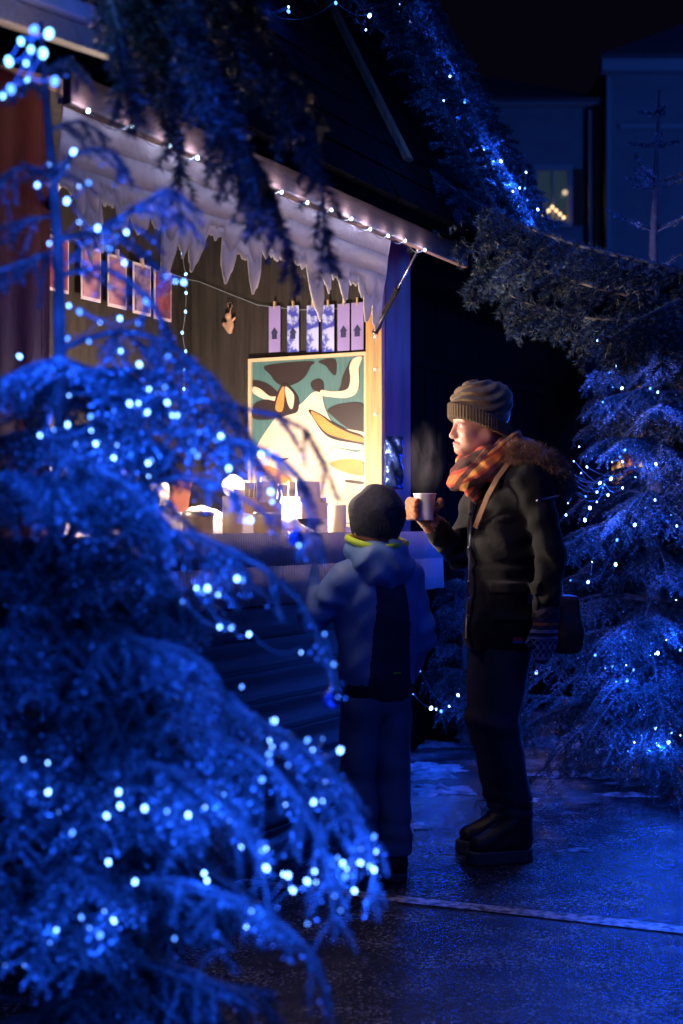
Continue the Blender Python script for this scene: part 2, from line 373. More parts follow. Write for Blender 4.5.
class Fir:
    def __init__(s, rs): s.r = random.Random(rs); s.rn = np.random.default_rng(rs); s.segs = []; s.wood = MB(); s.paths = []; s.tips = []
    def path(s, pts, r0, r1=.0012, k=5):
        n = len(pts); s.wood.tube(pts, [r0+(r1-r0)*i/(n-1) for i in range(n)], k)
    def twig(s, p, d, L, droop, sc=1, depth=0, n=4, sub=True):
        pts = [Vector(p)]; d = Vector(d).normalized()
        for i in range(n):
            d = (d+Vector((s.r.uniform(-.12, .12), s.r.uniform(-.12, .12), -droop/n))).normalized()
            pts.append(pts[-1]+d*L/n)
        for i in range(n): s.segs.append((*pts[i], *pts[i+1], sc*(1-.25*i/n)))
        s.path(pts, .0022, .001, 3); s.tips.append(pts)
        if sub and L > .09:
            for i in range(1, n+1):
                for sd in (-1, 1):
                    if s.r.random() < .8:
                        dd = (pts[i]-pts[i-1]).normalized(); side = dd.cross(Vector((0, 0, 1)))
                        if side.length < .1: side = Vector((s.r.uniform(-1, 1), s.r.uniform(-1, 1), 0))
                        side.normalize()
                        s.twig(pts[i], dd*.8+side*sd*.8, L*s.r.uniform(.25, .45), droop*.8, sc*.9, depth+1, 3, False)
    def branch(s, pts, r0=.007, step=.045, tl=.16, droop=.9, sc=1, hang=0.0, first=.15, sub=True):
        # resample
        pts = [Vector(p) for p in pts]; fine = []
        for i in range(len(pts)-1):
            p0 = pts[max(i-1, 0)]; p1 = pts[i]; p2 = pts[i+1]; p3 = pts[min(i+2, len(pts)-1)]
            m = max(2, int((p2-p1).length/step))
            for j in range(m):
                t = j/m
                fine.append(.5*((2*p1)+(p2-p0)*t+(2*p0-5*p1+4*p2-p3)*t*t+(3*p1-p0-3*p2+p3)*t**3))
        fine.append(pts[-1]); n = len(fine)
        s.path(fine, r0, .0015, 6); s.paths.append(fine)
        for i in range(n-1):
            u = i/(n-1)
            if u > first*.6: s.segs.append((*fine[i], *fine[i+1], sc))
            if u < first: continue
            d = (fine[i+1]-fine[i]).normalized(); side = d.cross(Vector((0, 0, 1)))
            if side.length < .2: side = Vector((s.r.uniform(-1, 1), s.r.uniform(-1, 1), 0))
            side.normalize()
            L = tl*(1.05-.65*u)*s.r.uniform(.7, 1.2)*min(1, .4+u*3)
            for sd in (-1, 1):
                if s.r.random() < .9: s.twig(fine[i], d*s.r.uniform(.6, 1.1)+side*sd+Vector((0, 0, -hang+s.r.uniform(-.25, .15))), L, droop*s.r.uniform(.6, 1.3), sc, sub=sub)
            if s.r.random() < hang*.6: s.twig(fine[i], Vector((s.r.uniform(-.3, .3), s.r.uniform(-.3, .3), -1)), L*1.1, .3, sc, sub=sub)
    def auto(s, base, az, L, elev, bend, **kw):
        p = Vector(base); pts = [p]; n = 6; e = elev
        for i in range(n):
            az += s.r.uniform(-.08, .08)
            p = p+Vector((math.cos(az)*math.cos(e), math.sin(az)*math.cos(e), math.sin(e)))*L/n; pts.append(p); e -= bend/n
        s.branch(pts, **kw)
    def build(s, root, dens, ln, wd, frost=.4, bead=0, beadr=.003, mats=None, trunk=None, near=None):
        V, Fc, nd = needles(s.segs, dens, ln, wd, rnd=s.rn)
        c = V.reshape(-1, 3, 3).mean(1)
        nz = np.sin(c[:, 0]*23)+np.sin(c[:, 1]*19+2)+np.sin(c[:, 2]*27+1)
        mi = (s.rn.random(len(Fc)) < np.clip(frost+nd[:, 2]*.35+nz*.22, .02, .95)).astype(int)
        npmesh('crown', V, Fc, mats or [M_needle, M_frost], root, False, mi)
        s.wood.build('branch', M_bark, root, True)
        if trunk: trunk.build('trunk', M_bark, root, True)
        if bead:
            pts = []; close = s.tips
            if near:
                NB = np.array([list(q) for q in near]); close = [t for t in s.tips if np.min(np.linalg.norm(NB-np.array(list(t[0])), axis=1)) < .11] or s.tips
            for _ in range(bead):
                tp = s.r.choice(close if s.r.random() < .6 else s.tips); i = s.r.randrange(len(tp)-1); t = s.r.random()
                q = tp[i].lerp(tp[i+1], t); pts.append((q.x+s.r.gauss(0, .006), q.y+s.r.gauss(0, .006), q.z-abs(s.r.gauss(0, .006))))
            V, Fc = beads(pts, beadr*s.rn.uniform(.5, 1.5, bead))
            o = npmesh('ice_drop', V, Fc, M_ice, root, True); o['kind'] = 'stuff'

BULB = {}
def bulbmesh(key, r, m, k=8):
    if key not in BULB:
        b = MB(); b.ball((0, 0, 0), r, k, sc=(1, 1, 1.35)); me = bpy.data.meshes.new('bulb'); me.from_pydata(b.v, [], b.f); me.materials.append(m); me.update(); BULB[key] = me
    return BULB[key]
def string_lights(label, pts, key, r, m, wire=True, link=.35, wm=None, cat='string lights', base=None, glow=0, vary=False, gcol=(.010,.088,1)):
    root = thing('string_lights', label, cat, base or pts[0]); inv = -Vector(root.location)
    me = bulbmesh(key, r, m); soft = bulbmesh(key+'_soft', r*.9, E_blue_soft)
    for p in pts[:98]:
        o = bpy.data.objects.new('bulb', soft if vary and random.random() < .4 else me); COL.objects.link(o); o.parent = root; o.location = Vector(p)+inv
        o.rotation_euler = (random.uniform(-.6, .6), random.uniform(-.6, .6), 0); k_ = random.choice([.45, .6, .8, 1, 1.1, 1.25]) if vary else 1; o.scale = (k_, k_, k_)
    if glow:
        for i, p in enumerate(pts): lamp(Vector(p)+Vector((0, -.03, .0)), glow*random.uniform(.5, 1.6), gcol, .008, 'fairy_and_fill_light')
    if wire:
        chains = [[Vector(pts[0])+inv]]
        for i in range(len(pts)-1):
            a = Vector(pts[i])+inv; c = Vector(pts[i+1])+inv; d = (c-a).length
            if d > link: chains.append([c]); continue
            chains[-1] += [a.lerp(c, t)+Vector((0, 0, -.18*d*4*t*(1-t)+.006)) for t in (.2, .4, .6, .8, 1)]
        for ch in chains:
            if len(ch) > 1: b = MB(); b.tube(ch, .0011, 4, cap=False); b.build('wire', wm or M_dwire, root, True)
    return root

# near tree -----------------------------------------------------------------
def near_tree():
    t0 = P(60, 540, 2.2); base = Vector((-.45, 2.25, 0))
    root = thing('fir_tree', 'nearest fir tree, blurred and frosted, filling the left side and hung with blue lights', 'fir tree', (0, 0, 0))
    f = Fir(5)
    trunk = MB(); tp = [base, Vector((-.45, 2.24, .5)), P(60, 620, 2.22), P(55, 500, 2.2), P(60, 380, 2.2), P(58, 250, 2.2), P(50, 150, 2.2), P(42, 60, 2.2), P(40, 20, 2.2)]
    trunk.tube(tp, [.03, .025, .017, .013, .011, .009, .007, .005, .003], 10)
    def on(z):
        for a, b in zip(tp, tp[1:]):
            if a.z <= z <= b.z: return a.lerp(b, (z-a.z)/(b.z-a.z))
        return tp[-1]
    hand = [
        [(60,440,2.2),(150,400,2.15),(240,408,2.1),(305,430,2.08),(338,500,2.06)],
        [(60,445,2.2),(170,430,2.1),(250,445,2.0),(300,480,1.95),(318,560,1.93)],
        [(60,275,2.2),(105,268,2.15),(150,300,2.1),(172,350,2.08)],
        [(52,190,2.2),(70,155,2.15),(110,150,2.1),(130,180,2.08)],
        [(58,240,2.2),(100,228,2.15),(150,200,2.05),(175,190,2.0),(182,235,1.98)],
        [(58,350,2.2),(120,330,2.15),(180,352,2.1),(230,400,2.08),(240,440,2.05)],
        [(58,560,2.2),(150,530,2.1),(230,550,2.05),(300,600,2.05),(338,690,2.05)],
        [(58,520,2.2),(160,480,2.1),(230,490,2.0),(285,530,2.0)],
        [(58,690,2.2),(160,680,2.1),(250,715,2.0),(320,760,1.98),(365,830,1.97),(378,920,1.97)],
        [(58,700,2.2),(150,720,2.05),(240,745,1.95),(300,800,1.92),(330,880,1.9),(335,940,1.9)],
        [(58,760,2.2),(140,760,2.0),(210,790,1.9),(260,860,1.85),(270,940,1.85)],
        [(58,900,2.2),(150,880,2.0),(240,900,1.9),(310,950,1.88),(330,1010,1.88)],
        [(58,640,2.2),(130,640,2.0),(200,660,1.9),(240,720,1.86)],
        [(55,250,2.2),(30,260,2.1),(0,270,2.05),(-40,300,2)],
        [(55,180,2.2),(25,165,2.15),(0,185,2.1),(-20,210,2.1)],
        [(55,370,2.2),(20,380,2.1),(-20,410,2.0)],
        [(55,470,2.2),(10,500,2.05),(-40,560,2.0)],
        [(52,215,2.2),(20,222,2.2),(-20,235,2.2)],
        [(60,560,2.2),(90,470,2.1),(60,465,1.95),(48,560,1.9)],
        [(60,480,2.2),(110,475,2.0),(150,520,1.9),(165,600,1.87)],
        [(44,70,2.2),(70,60,2.15),(85,80,2.12)],
        [(44,90,2.2),(20,80,2.15),(0,95,2.12)],
        [(48,130,2.2),(80,120,2.2),(110,140,2.2)],
    ]
    for h in hand:
        pts = [P(*q) for q in h]; L = sum((a-b).length for a, b in zip(pts, pts[1:]))
        f.branch(pts, r0=.003+.006*L, step=.042, tl=.06+.13*L, droop=.75, sc=1, hang=.22, sub=True)
    z = .42
    while z < 1.5:
        L = .50-.30*(z-.4)
        for k in range(9 if z < 1.1 else 5):
            az = f.r.uniform(0, 6.28)
            front = math.sin(az)
            f.auto(on(z), az, L*f.r.uniform(.75, 1.1)*(1 if math.cos(az) < .3 else .85), f.r.uniform(.0, .3), f.r.uniform(.35, 1.0), r0=.006, step=.055, tl=.14, droop=.6, sc=1, hang=.12, sub=True)
        z += .09
    px = [(50,165),(83,165),(70,175),(97,194),(70,205),(108,224),(95,225),(85,229),(54,248),(124,262),(104,281),(175,281),(149,305),(68,305),(113,312),(113,345),(9,351),(80,335),(172,360),(76,375),(150,390),(115,412),(87,415),(60,432),(49,438),(95,432),(150,414),(173,416),(112,445),(155,462),(52,498),
          (186,440),(196,455),(232,470),(262,455),(271,492),(248,520),(289,505),(300,545),(223,592),(212,586),(222,625),(231,628),(186,600),(325,632),(334,660),(338,690),(238,693),
          (313,748),(322,746),(270,742),(275,738),(166,813),(220,804),(214,802),(125,800),(80,824),(38,801),(45,765),(262,780),(264,842),(266,846),(325,785),(323,795),(347,877),(338,871),(345,862),(335,880),(376,851),(332,878),(370,843),(369,858),(110,860),(102,916),(87,932),(47,947),(5,966),(200,884),(202,894),(308,916),(308,872),(192,808),(113,808),(290,900),(240,925),(180,925),(355,905),(300,820),(284,812),(360,835),(240,850),(375,880)]
    ex = []
    for x, y in px:
        for _ in range(random.choice([0, 1, 1, 2])): ex.append((x+random.gauss(0, 14), y+random.gauss(0, 12)))
    mk = lambda l: [P(x, y, 2.0 if y < 700 else 1.9)+Vector((0, random.uniform(-.08, .08), 0)) for x, y in l]
    up_ = sorted([q for q in px if q[1] < 560], key=lambda q: q[1])+[q for q in ex if q[1] < 560]; lo_ = [q for q in px if q[1] >= 560]+[q for q in ex if q[1] >= 560]
    upts = mk(up_)[:98]; lpts = mk(lo_)[:98]; pts = upts+lpts
    f.build(root, 2600, .0112, .0015, frost=.10, bead=6500, beadr=.0020, trunk=trunk, near=pts)
    string_lights('blue fairy lights wound through the upper boughs of the nearest, blurred fir', upts, 'near', .0026, E_blue, link=.12, glow=.16, vary=True)
    string_lights('blue fairy lights sprinkled over the lower drooping boughs of the nearest fir', lpts, 'near', .0026, E_blue, link=.12, glow=.16, vary=True)
    top = [(48,32,1.95),(20,40,1.95),(8,60,1.95),(30,48,1.9),(42,52,1.95),(10,88,1.9),(2,95,1.9),(25,62,1.92),(33,28,1.98),(26,78,1.96),(54,80,1.98)]
    string_lights('cluster of icy white lights at the top of the nearest fir', [P(*q) for q in top], 'star', .0048, E_cyan, link=.3, wm=M_wire, vary=True, glow=.12)
    for (x, y, d, w) in ((75,170,2.0,.30),(30,60,2.0,.32),(110,245,1.95,.38),(120,345,1.95,.38),(40,370,1.95,.30),(110,430,1.9,.42),(190,430,1.85,.42),(260,470,1.85,.35),
                         (300,760,1.8,.5),(220,800,1.75,.28),(150,810,1.75,.2),(345,860,1.8,.55),(60,820,1.8,.15),(95,925,1.7,.35),(30,950,1.7,.25),(260,850,1.7,.26),(300,930,1.75,.26),(200,890,1.7,.16),(20,520,1.9,.1)):
        lamp(P(x, y, d), w*.42, BLUE, .012, 'fairy_and_fill_light')
    for (x, y, d, r, lb) in ((296,538,1.97,.0125,'small dark glossy bauble hanging at counter height on the nearest fir'), (332,700,2.0,.0135,'small dark glossy bauble hanging lowest on the nearest fir')):
        b = MB(); c = P(x, y, d); root = thing('bauble', lb, 'bauble', c, group='baubles on the near fir')
        b.ball((0, 0, 0), r, 20); b.build('ball', M_ball, root, True)
        b = MB(); b.lathe([(0, .004), (.003, .004), (.003, 0), (.004, 0)], (0, 0, r-.001), 12); b.tube([(0, 0, r), (0, .001, r+.03)], .0005, 4); b.build('cap', M_steel, root, True)
near_tree()

# dark bough hanging close overhead -------------------------------------------
def over_near():
    root = thing('overhanging_branch', 'dark blurred fir bough hanging down across the stall roof at top left', 'fir branch', (0, 0, 0))
    f = Fir(21)
    for h in ([(60,-60,2.5),(140,20,2.5),(215,100,2.5),(270,190,2.5),(300,290,2.5)],
              [(140,-60,2.4),(220,0,2.4),(290,80,2.4),(318,170,2.4),(330,270,2.4)],
              [(100,-60,2.6),(150,60,2.6),(175,130,2.6),(180,190,2.6)],
              [(180,-60,2.3),(200,40,2.3),(245,140,2.3),(262,230,2.3)],
              [(120,-40,2.5),(170,40,2.5),(225,120,2.45),(248,200,2.4)],
              [(230,-50,2.5),(260,20,2.5),(300,90,2.5),(322,130,2.5)],
              [(100,-30,2.3),(120,30,2.3),(125,80,2.3)]):
        f.branch([P(*q) for q in h], r0=.008, step=.04, tl=.14, droop=1.0, hang=.4, first=.05)
    f.build(root, 1300, .024, .0026, frost=.06)
over_near()

# frosted boughs, upper right --------------------------------------------------
def over_right():
    root = thing('overhanging_branch', 'frosted fir bough reaching from the right edge to the end of the awning', 'fir branch', (0, 0, 0))
    f = Fir(33)
    for h in ([(760,335,5.0),(680,305,5.1),(600,288,5.2),(520,258,5.35),(450,205,5.4),(398,180,5.35)],
              [(760,350,4.9),(660,322,5.0),(590,318,5.2),(520,300,5.5),(478,268,5.65)],
              [(740,290,5.0),(650,262,5.1),(580,245,5.2),(500,215,5.4),(430,172,5.35)],
              [(680,300,5.0),(640,320,4.9),(600,345,4.85)],
              [(520,270,5.6),(490,265,5.7),(470,285,5.75)],
              [(470,215,5.4),(440,205,5.38),(412,212,5.34)]):
        f.branch([P(*q) for q in h], r0=.012, step=.05, tl=.22, droop=.9, hang=.35, sc=1.15, first=.1)
    f.build(root, 1000, .026, .0036, frost=.10, mats=[mat('blue_tinted_needle', (.010,.026,.042), .55), mat('blue_tinted_frost', (.10,.17,.25), .45)])  # fir needles tinted blue, the colour standing in for blue light
    lamp(P(600, 200, 4.8), 2.2, (.03,.14,1), .03, 'fairy_and_fill_light')  # this lamp and the next are added blue fill for the bough
    lamp(P(450, 130, 4.9), 4.5, (.03,.14,1), .03, 'fairy_and_fill_light')
over_right()

# right tree ---------------------------------------------------------------------
def right_tree():
    base = Vector((1.47, 6.65, 0))
    root = thing('fir_tree', 'tall fir hung with blue lights behind the woman at the right edge', 'fir tree', (0, 0, 0))
    f = Fir(44); trunk = MB()
    tp = [base, base+Vector((0, 0, 1.6)), base+Vector((-.01, 0, 2.5)), base+Vector((.02, 0, 3.22))]
    trunk.tube(tp, [.06, .04, .02, .005], 10)
    z = .22
    while z < 2.2:
        L = .95-.34*z
        for k in range(10):
            az = f.r.uniform(0, 6.28)
            f.auto((base.x, base.y, z), az, L*f.r.uniform(.75, 1.2), f.r.uniform(.05, .4), f.r.uniform(.5, 1.2), r0=.010, step=.07, tl=.21, droop=.7, hang=.12, sub=True)
        z += .12
    for z, L in ((2.35,.22),(2.55,.28),(2.75,.2),(2.78,.26),(2.95,.14),(3.1,.08)):
        for k in range(3):
            f.auto((base.x, base.y, z), k*2.1+z*3, L, .35, .1, r0=.006, step=.06, tl=.03, droop=.2)
    f.build(root, 900, .018, .0030, frost=.13, bead=4500, beadr=.003, trunk=trunk)
    pts = []
    hand = [(606,366),(613,387),(583,325),(606,333),(612,331),(603,402),(637,338),(643,341),(658,392),(620,457),(656,464),(587,467),(635,467),(572,478),(603,488),(592,562),(588,582),(617,540),(627,680),(611,655),(626,665),(612,666),(650,655),(641,735),(657,742),(660,745),(668,742),(666,640),(580,645),(671,515),(568,503),(575,484),(597,492),(600,483),(608,495),(581,473),(570,492),(655,500),(598,340),(604,326),(618,352),(609,372),(566,515),(680,735),(655,728),(648,750),(634,742),(605,668),(631,640),(672,632),(680,650),(595,655),(676,600),(585,520),(590,508),(625,450),(612,462)]
    hand = hand+[(x+random.gauss(0, 12), y+random.gauss(0, 10)) for x, y in hand[:36]]
    for x, y in hand: pts.append(P(x, y, 6.05+random.uniform(-.15, .15)+.25*max(0, (700-y)/400)))
    string_lights('blue fairy lights strung through the fir behind the woman on the right', pts, 'right', .0052, E_far, link=.3, glow=.6, vary=True)
    for (x, y, d, w) in ((606,370,5.9,2.2),(590,480,5.8,3.2),(650,470,5.9,1.4),(625,672,5.6,1.8),(660,738,5.6,2.2)):
        lamp(P(x, y, d), w, BLUE, .02, 'fairy_and_fill_light')
right_tree()

# small fir behind the people -------------------------------------------------
def low_tree():
    root = thing('fir_tree', 'low dark fir on the snow between the child and the woman', 'fir tree', (0, 0, 0))
    f = Fir(55); base = Vector((.66, 7.6, 0)); trunk = MB(); trunk.tube([base, base+Vector((0, 0, 1.0))], [.03, .006], 8)
    z = .15
    while z < .95:
        for k in range(6): f.auto((base.x, base.y, z), f.r.uniform(0, 6.28), .55-.45*z, .3, 1.3, r0=.008, step=.06, tl=.15, droop=1, hang=.2)
        z += .12
    f.build(root, 380, .024, .0036, frost=.35, bead=500, beadr=.0035, trunk=trunk)
    pts = [P(x, y, 7.1) for x, y in ((408,697),(413,694),(436,709),(431,708),(441,711),(458,695),(449,706),(420,671),(536,672))]
    string_lights('few blue fairy lights on the low fir between child and woman', pts, 'low', .0066, E_far, link=.3, glow=.3, vary=True)
    lamp(P(425, 700, 6.9), 2.2, BLUE, .02, 'fairy_and_fill_light'); lamp(P(545, 690, 6.9), 2.0, BLUE, .02, 'fairy_and_fill_light')
low_tree()

# ------------------------------------------------------------------ market hut (local x along front, y into hut)
HUT = Vector((.42, 5.51, 0)); HR = math.atan2(.886, .464)
HM = Matrix.Translation(HUT) @ Matrix.Rotation(HR, 4, 'Z')
def hw(s, p, z): return HM @ Vector((s, p, z))
def hut():
    root = thing('market_hut', 'wooden Christmas market hut with lit counter, raised hatch and steep dark roof', 'market stall', HUT, HR)
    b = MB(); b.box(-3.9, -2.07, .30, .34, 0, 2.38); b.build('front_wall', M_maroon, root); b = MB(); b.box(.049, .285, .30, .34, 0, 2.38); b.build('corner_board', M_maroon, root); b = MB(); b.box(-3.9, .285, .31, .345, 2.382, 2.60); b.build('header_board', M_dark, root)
    b = MB(); b.box(-2.07, .049, .306, .34, .0, 1.08)
    for i in range(9): b.box(-2.07, .046, .292, .304, .04+i*.11, .135+i*.11)
    b.build('lower_wall', M_lower, root, bevel=.004)
    b = MB(); b.box(.018, .047, .302, .375, 1.1, 2.36); b.build('post', M_post, root, bevel=.003)
    b = MB(); b.box(-2.068, -2.03, .302, .40, 1.1, 2.36); b.build('post', M_maroon, root, bevel=.003)
    b = MB(); b.box(-3.9, .19, 1.3, 1.34, 0, 2.55); b.build('back_wall', M_brown, root)
    b = MB(); b.box(.15, .19, .345, 1.298, 0, 2.55); b.build('side_wall', M_brown2, root)
    b = MB(); b.box(-3.9, -3.86, .345, 1.298, 0, 2.55); b.build('side_wall', M_brown2, root)
    b = MB(); b.box(-3.9, .19, .30, 1.34, 2.552, 2.58); b.build('ceiling', M_brown, root)
    b = MB(); b.box(-3.9, .19, .345, 1.298, .02, .06); b.build('floor_boards', M_brown, root)
    b = MB(); b.box(-2.06, .145, .10, .80, 1.12, 1.15); b.build('counter', M_counter, root, bevel=.004)
    # cloth valance hanging from the counter front
    b = MB(); n = 160; prev = None
    for i in range(n+1):
        s_ = -2.05+2.19*i/n; y0 = .10+.008*math.sin(i*.33)+.004*math.sin(i*.13+1); cur = [(s_, .094, 1.155), (s_, y0-.012, 1.05), (s_, y0-.016, .93)]
        if prev:
            b.quad(prev[0], cur[0], cur[1], prev[1]); b.quad(prev[1], cur[1], cur[2], prev[2])
        prev = cur
    o = b.build('counter_cloth', M_cloth, root, True); md = o.modifiers.new('t', 'SOLIDIFY'); md.thickness = .003
    # recessed dark closed bay at the far end
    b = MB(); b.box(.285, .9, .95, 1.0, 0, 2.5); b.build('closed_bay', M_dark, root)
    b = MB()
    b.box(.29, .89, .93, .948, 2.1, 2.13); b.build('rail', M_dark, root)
    # hatch
    b = MB(); Mx = Matrix(); 
    n = 12
    for i in range(n):
        s0 = -2.32+i*2.33/n; s1 = s0+2.33/n-.004
        b.v += [(s0,.30,2.36),(s1,.30,2.36),(s1,.0,2.262),(s0,.0,2.262),(s0,.30,2.375),(s1,.30,2.375),(s1,.0,2.277),(s0,.0,2.277)]
        k = len(b.v)-8
        for f in ((0,1,2,3),(7,6,5,4),(0,4,5,1),(1,5,6,2),(2,6,7,3),(3,7,4,0)): b.f.append(tuple(k+q for q in f)); b.mi.append(0)
    hatch = b.build('hatch', M_fascia, root)
    b = MB(); b.box(-2.36, .12, -.028, -.002, 2.195, 2.275); b.build('edge_board', M_fascia, hatch, bevel=.004)
    b = MB(); b.box(-2.36, -.5, -.001, .012, 2.196, 2.21); b.build('edge_lath', M_post, hatch)
    # felt icicle fringe
    rr = random.Random(4); b = MB(); n = 520; s0, s1 = -2.34, -.50
    drips = []; q = s0
    while q < s1-.02:
        w = rr.uniform(.05, .085); drips.append((q+w/2, w*.60, rr.choice([.04, .09, .14, .20, .25])*rr.uniform(.8, 1.15), rr.uniform(-.12, .12))); q += w*rr.uniform(.95, 1.15)
    drips += [(-.535, .05, .24, 0), (-.62, .045, .22, .0)]
    prev = None
    for i in range(n+1):
        s_ = s0+(s1-s0)*i/n; zb = 2.07+.012*math.sin(s_*9)
        for c, w, l, k in drips:
            u = abs(s_-c)/w
            if u < 1: zb = min(zb, 2.04-l*.68*(1-u**3.5)**.6*(1-.30*u)+.006*math.sin(s_*170)+.004*math.sin(s_*331)-.01)
        y = .03+.006*math.sin(s_*14)+.003*math.sin(s_*33)
        dx = .28*math.sin(s_*5.3+1); cur = [(s_, .012, 2.225), (s_, y, 2.14), (s_+.0, y+.008, 2.07), (s_+dx*(2.07-zb)*.5, y+.012, 2.07-(2.07-zb)*.5), (s_+dx*(2.07-zb), y+.010+.02*math.sin(s_*40)*(2.07-zb), zb)]
        if prev:
            for a in range(4): b.quad(prev[a], cur[a], cur[a+1], prev[a+1])
        prev = cur
    o = b.build('icicle_fringe', M_felt, hatch, True); md = o.modifiers.new('t', 'SOLIDIFY'); md.thickness = .005
    # struts
    for (a, c) in (((-.30, -.004, 2.2), (.012, .33, 1.95)), ((-2.24, .0, 2.22), (-2.02, .33, 2.03))):
        a = Vector(a); c = Vector(c); st = MB(); st.tube([c, c.lerp(a, .55)], .011, 12, 0); st.tube([c.lerp(a, .54), a], .0048, 10, 1)
        st.ball(a, .012, 10, 1); st.ball(c, .012, 10, 1); st.build('gas_strut', [M_black, M_steel], root, True)
    # roof
    ze = 2.335; k = 1.94
    b = MB()
    rows = 16; pr = .98/rows
    for i in range(rows):
        p0 = -.10+i*pr; p1 = p0+pr+.01; z0 = ze+(p0+.08)*k; z1 = ze+(p1+.08)*k
        s = -3.9
        while s < .9:
            w = min(.16, .9-s); dz = random.uniform(0, .006)
            b.v += [(s+.003, p0-.012-dz, z0), (s+w-.003, p0-.012-dz, z0), (s+w-.003, p1, z1+.004), (s+.003, p1, z1+.004), (s+.003, p0+.004, z0-.012), (s+w-.003, p0+.004, z0-.012), (s+w-.003, p1+.014, z1-.008), (s+.003, p1+.014, z1-.008)]
            n = len(b.v)-8
            for f in ((0,1,2,3),(7,6,5,4),(0,4,5,1),(1,5,6,2),(2,6,7,3),(3,7,4,0)): b.f.append(tuple(n+q for q in f)); b.mi.append(0)
            s += .16
    # underlay and rear slope
    def slab(p0, z0, p1, z1, t):
        b.v += [(-3.9,p0,z0),(.9,p0,z0),(.9,p1,z1),(-3.9,p1,z1),(-3.9,p0,z0-t),(.9,p0,z0-t),(.9,p1,z1-t),(-3.9,p1,z1-t)]
        n = len(b.v)-8
        for f in ((0,1,2,3),(7,6,5,4),(0,4,5,1),(1,5,6,2),(2,6,7,3),(3,7,4,0)): b.f.append(tuple(n+q for q in f)); b.mi.append(0)
    slab(-.085, ze-.03, .88, ze-.03+.965*k, .05); slab(.895, ze-.03+.96*k, 1.9, ze-.1, .05)
    roof = b.build('roof', M_roof, root)
    b = MB()
    for s_ in (-.42, ):
        a = Vector((s_, .0, ze+.08*k)); c = Vector((s_, .42, ze+.50*k)); up = Vector((0, -.889, .458))*.02
        for q in (0, ):
            v = [a+Vector((-.025,0,0))+up*.6, a+Vector((.025,0,0))+up*.6, c+Vector((.025,0,0))+up*.6, c+Vector((-.025,0,0))+up*.6]
            w_ = [x+up for x in v]; n = len(b.v); b.v += [tuple(x) for x in v+w_]
            for f in ((3,2,1,0),(4,5,6,7),(0,1,5,4),(1,2,6,5),(2,3,7,6),(3,0,4,7)): b.f.append(tuple(n+q2 for q2 in f)); b.mi.append(0)
    b.build('batten', M_batten, roof)
    # gable triangle, far side
    b = MB(); b.prism([(0.0, 2.42), (.9, 4.15), (1.8, 2.42)], lambda a_, b_, t: (t, a_, b_), .84, .87); b.build('gable', M_dark, root)
    return root
hut()
def closed_stall():
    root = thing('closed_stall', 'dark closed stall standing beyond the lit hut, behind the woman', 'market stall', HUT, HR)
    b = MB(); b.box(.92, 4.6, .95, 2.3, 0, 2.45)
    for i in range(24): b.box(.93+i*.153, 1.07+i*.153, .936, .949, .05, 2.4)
    b.build('wall', M_dark, root)
    b = MB(); b.box(.95, 4.58, .92, .935, 1.02, 1.07); b.box(.95, 4.58, .92, .935, 2.02, 2.07); b.build('shutter_rail', M_dark, root)
    b = MB(); b.prism([(.75, 2.452), (1.65, 3.15), (2.5, 2.452)], lambda a_, b_, t: (t, a_, b_), .92, 4.7); b.build('roof', M_roof, root)
closed_stall()

def garland():
    root = thing('fir_garland', 'fir garland with blue lights along the sloping end of the hut roof', 'garland', (0, 0, 0))
    f = Fir(66); k = 1.94; ze = 2.42
    pts = [hw(.9, p, ze+(p+.08)*k) for p in (-.12, .1, .3, .5, .7, .9)]
    f.branch(pts, r0=.012, step=.03, tl=.13, droop=.5, sc=1, first=0)
    f.branch([p+Vector((.03, -.05, .03)) for p in pts], r0=.01, step=.03, tl=.15, droop=.5, sc=1, first=0)
    f.branch([p+Vector((-.12, -.06, .0)) for p in pts], r0=.01, step=.03, tl=.16, droop=.5, sc=1, first=0)
    top = [hw(s, .20+.03*math.sin(s*9), 2.42+(.28+.03*math.sin(s*9))*k+.02) for s in (-1.25, -1.0, -.7, -.45, -.2, .1)]
    top = [p+Vector((0,0,.12)) for p in top]
    f.branch(top, r0=.01, step=.04, tl=.12, droop=.6, first=0)
    for off, ll in ((-.10, .16), (-.28, .2), (-.5, .22), (-.75, .2)):
        f.branch([p+hw(off, 0, 0)-hw(0, 0, 0)+Vector((.03, -.05, .02)) for p in pts], r0=.01, step=.05, tl=ll, droop=.5, sc=1, first=0)
    f.build(root, 800, .024, .0034, frost=.08, bead=900, beadr=.003)
    L = [(391,3),(402,28),(394,33),(406,16),(440,67),(436,78),(461,125),(470,137),(468,155),(472,150),(485,160),(499,164),(491,171),(520,181),(521,180),(515,213),(530,218),(508,188),(448,95),(410,60),(425,45),(443,74),(447,82),(455,108),(463,119),(476,143),(488,166),(495,171),(503,178),(512,190),(523,186),(528,200),(527,232),(537,214),(398,14),(410,40),(232,2),(238,12),(286,7),(270,8),(340,3),(369,12)]
    P3 = []
    L = [(x+random.gauss(0, 5), y+random.gauss(0, 5)) for x, y in L]; L += [(x-abs(random.gauss(0, 16)), y+random.gauss(0, 10)) for x, y in L[:40:2]]
    for x, y in L:
        # depth on the verge line
        t = max(0, min(1, (y+20)/250)); d = 6.62-.34*t-.1 if x > 380 else 4.95
        P3.append(P(x, y, d-.26))
    string_lights('blue fairy lights twisted into the garland on the hut roof', P3, 'gar', .0050, E_far, link=.25, glow=.34, vary=True)
    
garland()

